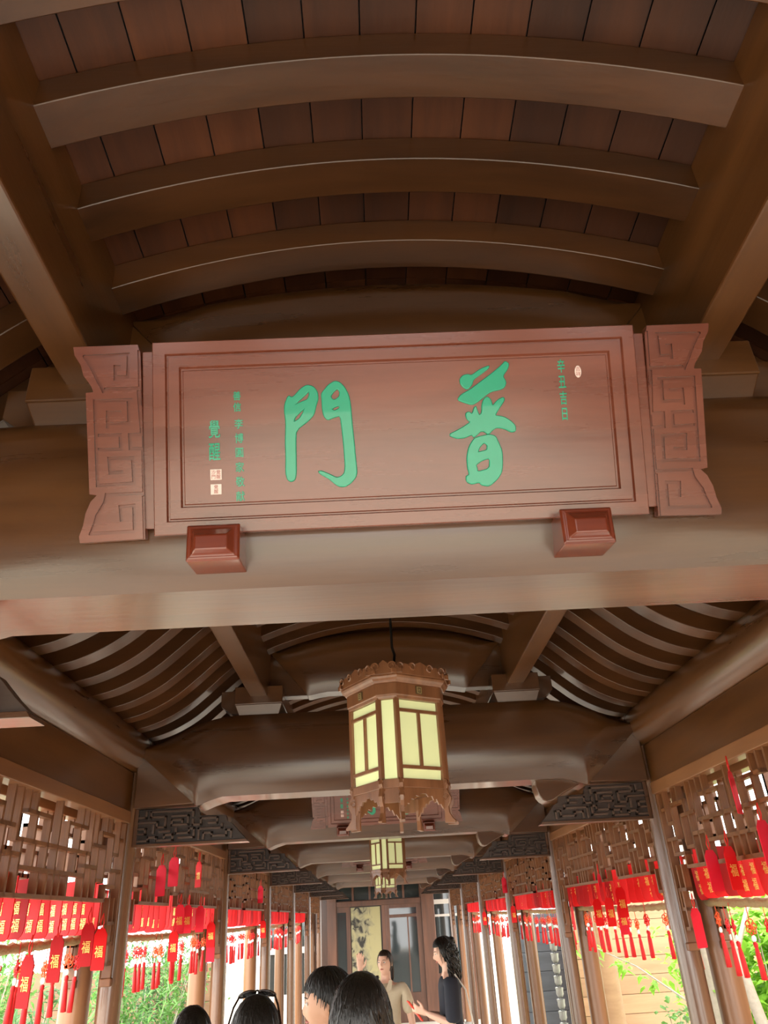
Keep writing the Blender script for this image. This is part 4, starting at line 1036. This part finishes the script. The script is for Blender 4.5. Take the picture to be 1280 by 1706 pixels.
    if face:
        for s, nm in ((-1, 'eye'), (1, 'eye')):
            e = MB().ball((s*.030, -.0775, .011), .0115, 12, 8, (1.25, .6, .62)); e.v = [tuple(HM @ Vector(v)) for v in e.v]; eo = obj('eye', e, EYEW, t, 60)
            e = MB().ball((s*.030-.001, -.0835, .011), .0052, 10, 6, (1, .5, 1)); e.v = [tuple(HM @ Vector(v)) for v in e.v]; obj('iris', e, EYEB, eo, 60)
            br = MB().tube([HM @ Vector((s*x, y, z)) for x, y, z in ((.014, -.0895, .028), (.030, -.0865, .033), (.046, -.073, .028))], [.0018, .0028, .0012], 6); obj('eyebrow', br, hair['mat'], t, 50)
        lp = MB().tube([HM @ Vector((x, y, z)) for x, y, z in ((-.022, -.076, -.050), (-.010, -.0905, -.049), (0, -.0925, -.050), (.010, -.0905, -.049), (.022, -.076, -.050))], [.001, .0045, .0052, .0045, .001], 8); obj('lips', lp, LIPS, t, 60)
    return t, HM, arm_pts, ho
SHOE = plain('dark_shoe', '26262a', .5)
def floor_z(y): return 0.0 if y < 4 else -.039*(y-4)
KHAKI = plain('khaki_shirt_cloth', 'c4b79f', .85, 0, .08, scale=40); NAVY = plain('navy_tshirt_cloth', '20232f', .85, 0, .1, scale=40)
MINT = plain('pale_mint_cloth', 'cfd8d2', .85, 0, .05); DARKC = plain('black_cloth', '1c1c1e', .85, 0, .1); GREYC = plain('grey_cloth', '55585c', .85, 0, .1); BLUEC = plain('blue_grey_cloth', '41506a', .85, 0, .1)
def print_mat():
    m, n, l, b = newmat('navy_white_printed_cloth')
    tc = n.new('ShaderNodeTexCoord'); v = n.new('ShaderNodeTexVoronoi'); v.inputs['Scale'].default_value = 22; l.new(tc.outputs['Object'], v.inputs[0])
    r = n.new('ShaderNodeValToRGB'); r.color_ramp.interpolation = 'CONSTANT'; r.color_ramp.elements[0].color = lin('e6e6ea'); r.color_ramp.elements[1].position = .42; r.color_ramp.elements[1].color = lin('20232f'); l.new(v.outputs[0], r.inputs[0]); l.new(r.outputs[0], b.inputs['Base Color']); b.inputs['Roughness'].default_value = .85
    return m
PRNT = print_mat()
LEATH = plain('black_leather', '18181a', .4); PHONE = plain('orange_red_case', 'd8361c', .35); SCRN = plain('phone_screen', '15181c', .1); CANV = plain('white_canvas', 'd8d4cc', .8)

# woman in khaki shirt, gesturing with a raised hand
y = 9.0; fz = floor_z(y); H = 1.45 - fz
arms = {-1: (Vector((-.235, -.10, H*.775)), Vector((-.235, -.22, H*.90))), 1: (Vector((.24, .03, H*.63)), Vector((.27, -.03, H*.49))), 'd-1': Vector((.06, .0, 1)), 'n-1': Vector((0, 1, .1)), 'c-1': .22}
t, HM, ap_, ho = person('woman in khaki short-sleeved shirt with shoulder strap, raising one hand', (-.09, y, fz), math.radians(-6), H, arms, {'mat': HBRN, 'line': .60, 'nape': -.62, 'rough': .006, 'back': -.05, 'puff': .008}, KHAKI, MINT, SKIN2, math.radians(-20), 0, .007, .75, 160, 3, False, 1.06)
# her hair falls behind the shoulders
tl = MB()
for j in range(26):
    a = PI*(.27 + .46*j/25); c = Vector((-math.cos(a)*.072, .012 + math.sin(a)*.085, -.02)); tl.tube([HM @ c, HM @ (c + Vector((0, .008, -.06))), HM @ (c*1.02 + Vector((0, .004, -.12))), HM @ (c*.95 + Vector((0, 0, -.14 - .02*math.sin(j*2))))], [.011, .012, .010, .004], 6)
o = obj('long_hair', tl, HBRN, ho, 60); o['kind'] = 'stuff'
col_ = MB()
for s in (-1, 1): col_.prism([(s*.012, H*.80), (s*.05, H*.845), (s*.075, H*.835), (s*.065, H*.79), (s*.03, H*.775)], -.140, -.128, lambda u, v, w: (u, w + .45*(v-H*.78), v))
o = obj('shirt_collar', col_, KHAKI, t, None, .003); o['kind'] = 'stuff'
wr = ap_[-1][2]
obj('bracelet', MB().tube([wr + Vector((.030*math.cos(2*PI*k/16), .030*math.sin(2*PI*k/16), -.012)) for k in range(17)], .004, 6, False), LEATH, t, 60)
bag = thing('shoulder_bag', (-.09, y, fz), math.radians(-6), 'small black shoulder bag worn by the woman in khaki', 'bag')
obj('strap', MB().prism([(0, 0), (0, 1)], 0, 1, lambda u, v, w: (0, 0, 0)) if False else MB().loft([[(x-.013, yy, z), (x+.013, yy, z), (x+.013, yy+.004, z+.004), (x-.013, yy+.004, z+.004)] for x, yy, z in ((-.085, .07, H*.845), (-.085, -.03, H*.862), (-.07, -.125, H*.82), (-.035, -.178, H*.75), (.03, -.185, H*.67), (.09, -.175, H*.60), (.16, -.16, H*.55))]), LEATH, bag)
obj('pouch', MB().box(.13, .27, -.19, -.13, H*.44, H*.55), LEATH, bag, None, .015); obj('flap', MB().box(.125, .275, -.198, -.188, H*.50, H*.555), LEATH, bag, None, .004)

# woman in navy T-shirt looking down at a phone
y = 8.0; fz = floor_z(y); H = 1.567 - fz - .01
arms = {-1: (Vector((-.19, .02, H*.62)), Vector((-.075, -.215, H*.655))), 1: (Vector((.20, .0, H*.615)), Vector((.075, -.225, H*.665))), 'c-1': .55, 'c1': .6, 'd-1': Vector((.25, -1, .35)), 'd1': Vector((-.3, -1, .35)), 'n-1': Vector((-.8, 0, -.5)), 'n1': Vector((.8, 0, -.5))}
t, HM, ap_, ho = person('woman in navy T-shirt and printed skirt looking down at a red-cased phone', (.475, y, fz), math.radians(-88), H, arms, {'mat': HBLK, 'line': .50, 'nape': -.55, 'rough': .03, 'back': .25, 'puff': .014}, NAVY, PRNT, SKIN2, 0, math.radians(14), .007, .85, 120, 5, True, 1.12)
cl = MB(); q = random.Random(8)
for j in range(150):
    a = q.uniform(PI*.02, PI*.98); c = Vector((-math.cos(a)*.088, .006 + math.sin(a)*.105, q.uniform(-.05, .06))); path = []; ph = q.uniform(0, 6); L = q.uniform(.14, .30); rr = q.uniform(.008, .016)
    for m in range(12): path.append(HM @ (c + Vector((rr*math.cos(ph+m*1.3)*(1.1), rr*math.sin(ph+m*1.3), 0))) + Vector((0, .01*m/11, -L*m/11)))
    cl.tube(path, [.007]*10 + [.005, .002], 5)
o = obj('curly_locks', cl, HBLK, ho, 60); o['kind'] = 'stuff'
bn = MB().ball((0, 0, 0), .036, 14, 10, (1, 1, .85)); bn.v = [tuple(HM @ (Vector(v) + Vector((0, .088, .072)))) for v in bn.v]; obj('hair_bun', bn, HBLK, ho, 60)
ph = thing('mobile_phone', (0, 0, 0), 0, 'phone in orange-red case held by the woman in navy', 'phone')
M = t.matrix_basis; hand = (ap_[-1][2] + ap_[1][2])/2 + Vector((0, -.105, .03)); wp = Matrix.Translation(t.location) @ Matrix.Rotation(math.radians(-88), 4, 'Z') @ hand
ph.location = wp; ph.rotation_euler = (0, math.radians(-38), math.radians(12))
obj('case', MB().box(-.006, .006, -.036, .036, -.11, .09), PHONE, ph, None, .004); obj('screen', MB().box(.0055, .0068, -.032, .032, -.105, .085), SCRN, ph)
tb = thing('tote_bag', (.475, y, fz), math.radians(-88), 'white canvas tote with long straps behind the woman in navy', 'bag')
for s in (.0, .045): obj('strap', MB().tube([(.15-s*.4, .05, H*.83), (.17-s*.4, .135, H*.76), (.17-s*.2, .175, H*.62), (.16, .185+s, H*.50)], .007, 6), CANV, tb, 50)
obj('pouch', MB().loft([[(.16-a, .20-b, H*.30), (.16+a, .20-b, H*.30), (.16+a, .20+b, H*.30), (.16-a, .20+b, H*.30)] for a, b in ((.13, .03),)] + [[(.16-.14, .20-.035, H*.40), (.16+.14, .20-.035, H*.40), (.16+.14, .20+.035, H*.40), (.16-.14, .20+.035, H*.40)], [(.16-.14, .20-.01, H*.50), (.16+.14, .20-.01, H*.50), (.16+.14, .20+.01, H*.50), (.16-.14, .20+.01, H*.50)]]), CANV, tb, None, .01)

# heads of the visitors in front of the camera
def down(H): return {-1: (Vector((-.225, .03, H*.63)), Vector((-.24, -.04, H*.485))), 1: (Vector((.225, .03, H*.63)), Vector((.24, -.04, H*.485)))}
H = 1.602
person('visitor with thick tousled black hair, biggest head at the bottom centre', (-.176, 2.45, 0), math.radians(172), H, down(H), {'mat': HBLK, 'line': .35, 'nape': -.72, 'rough': .02, 'back': .1, 'puff': .010, 'wave': .12}, DARKC, GREYC, SKIN, 0, 0, .011, .6, 320, 11, False, 1.2, True)
H = 1.588
person('man with short black hair turned left, beside the biggest head', (-.309, 3.35, 0), math.radians(-98), H, down(H), {'mat': HBLK, 'line': .42, 'nape': -.25, 'rough': .012, 'back': -.6, 'puff': .006}, GREYC, DARKC, SKIN, 0, math.radians(4), .011, .6, 260, 12, False, 1.12, True)
H = 1.545
t, HM, ap_, ho = person('visitor with dark hair and sunglasses pushed up on the head', (-.515, 2.8, 0), math.radians(184), H, down(H), {'mat': HBLK, 'line': .35, 'nape': -.8, 'rough': .01, 'back': .1, 'puff': .012}, BLUEC, DARKC, SKIN, 0, 0, .011, .6, 260, 13, False, 1.15, True)
sg = thing('sunglasses', (-.515, 2.8, 0), math.radians(184), 'dark sunglasses resting on top of a visitor head', 'sunglasses')
TORT = plain('dark_tortoise_frame', '2a1a14', .25)
LENS = plain('dark_lens', '2c2c30', .06)
for s in (-1, 1):
    lens = [(s*.034 + .029*math.cos(2*PI*j/18), .024*math.sin(2*PI*j/18)) for j in range(18)]
    fnl = lambda u, v, w: tuple(HM @ Vector((u, -.030 + w + .75*v, .134 + .35*v - 2.6*u*u)))
    obj('lens', MB().prism(lens, -.001, .001, fnl), LENS, sg)
    obj('rim', MB().tube([fnl(u*1.0, v, 0) for u, v in lens] + [fnl(*lens[0], 0)], .0032, 6, False), TORT, sg, 60)
    obj('temple_arm', MB().tube([HM @ Vector(p) for p in ((s*.060, -.026, .124), (s*.074, .02, .098), (s*.086, .065, .05), (s*.086, .095, .01))], .0034, 6), TORT, sg, 60)
obj('bridge', MB().tube([HM @ Vector(p) for p in ((-.008, -.030, .137), (0, -.030, .140), (.008, -.030, .137))], .003, 6), TORT, sg, 60)
H = 1.49
person('visitor with smooth dark hair at the lower left, only the crown showing', (-.822, 3.3, 0), math.radians(190), H, down(H), {'mat': HBLK, 'line': .35, 'nape': -.8, 'rough': .008, 'back': .1, 'puff': .010}, GREYC, DARKC, SKIN, 0, 0, .011, .6, 260, 14, False, 1.13, True)
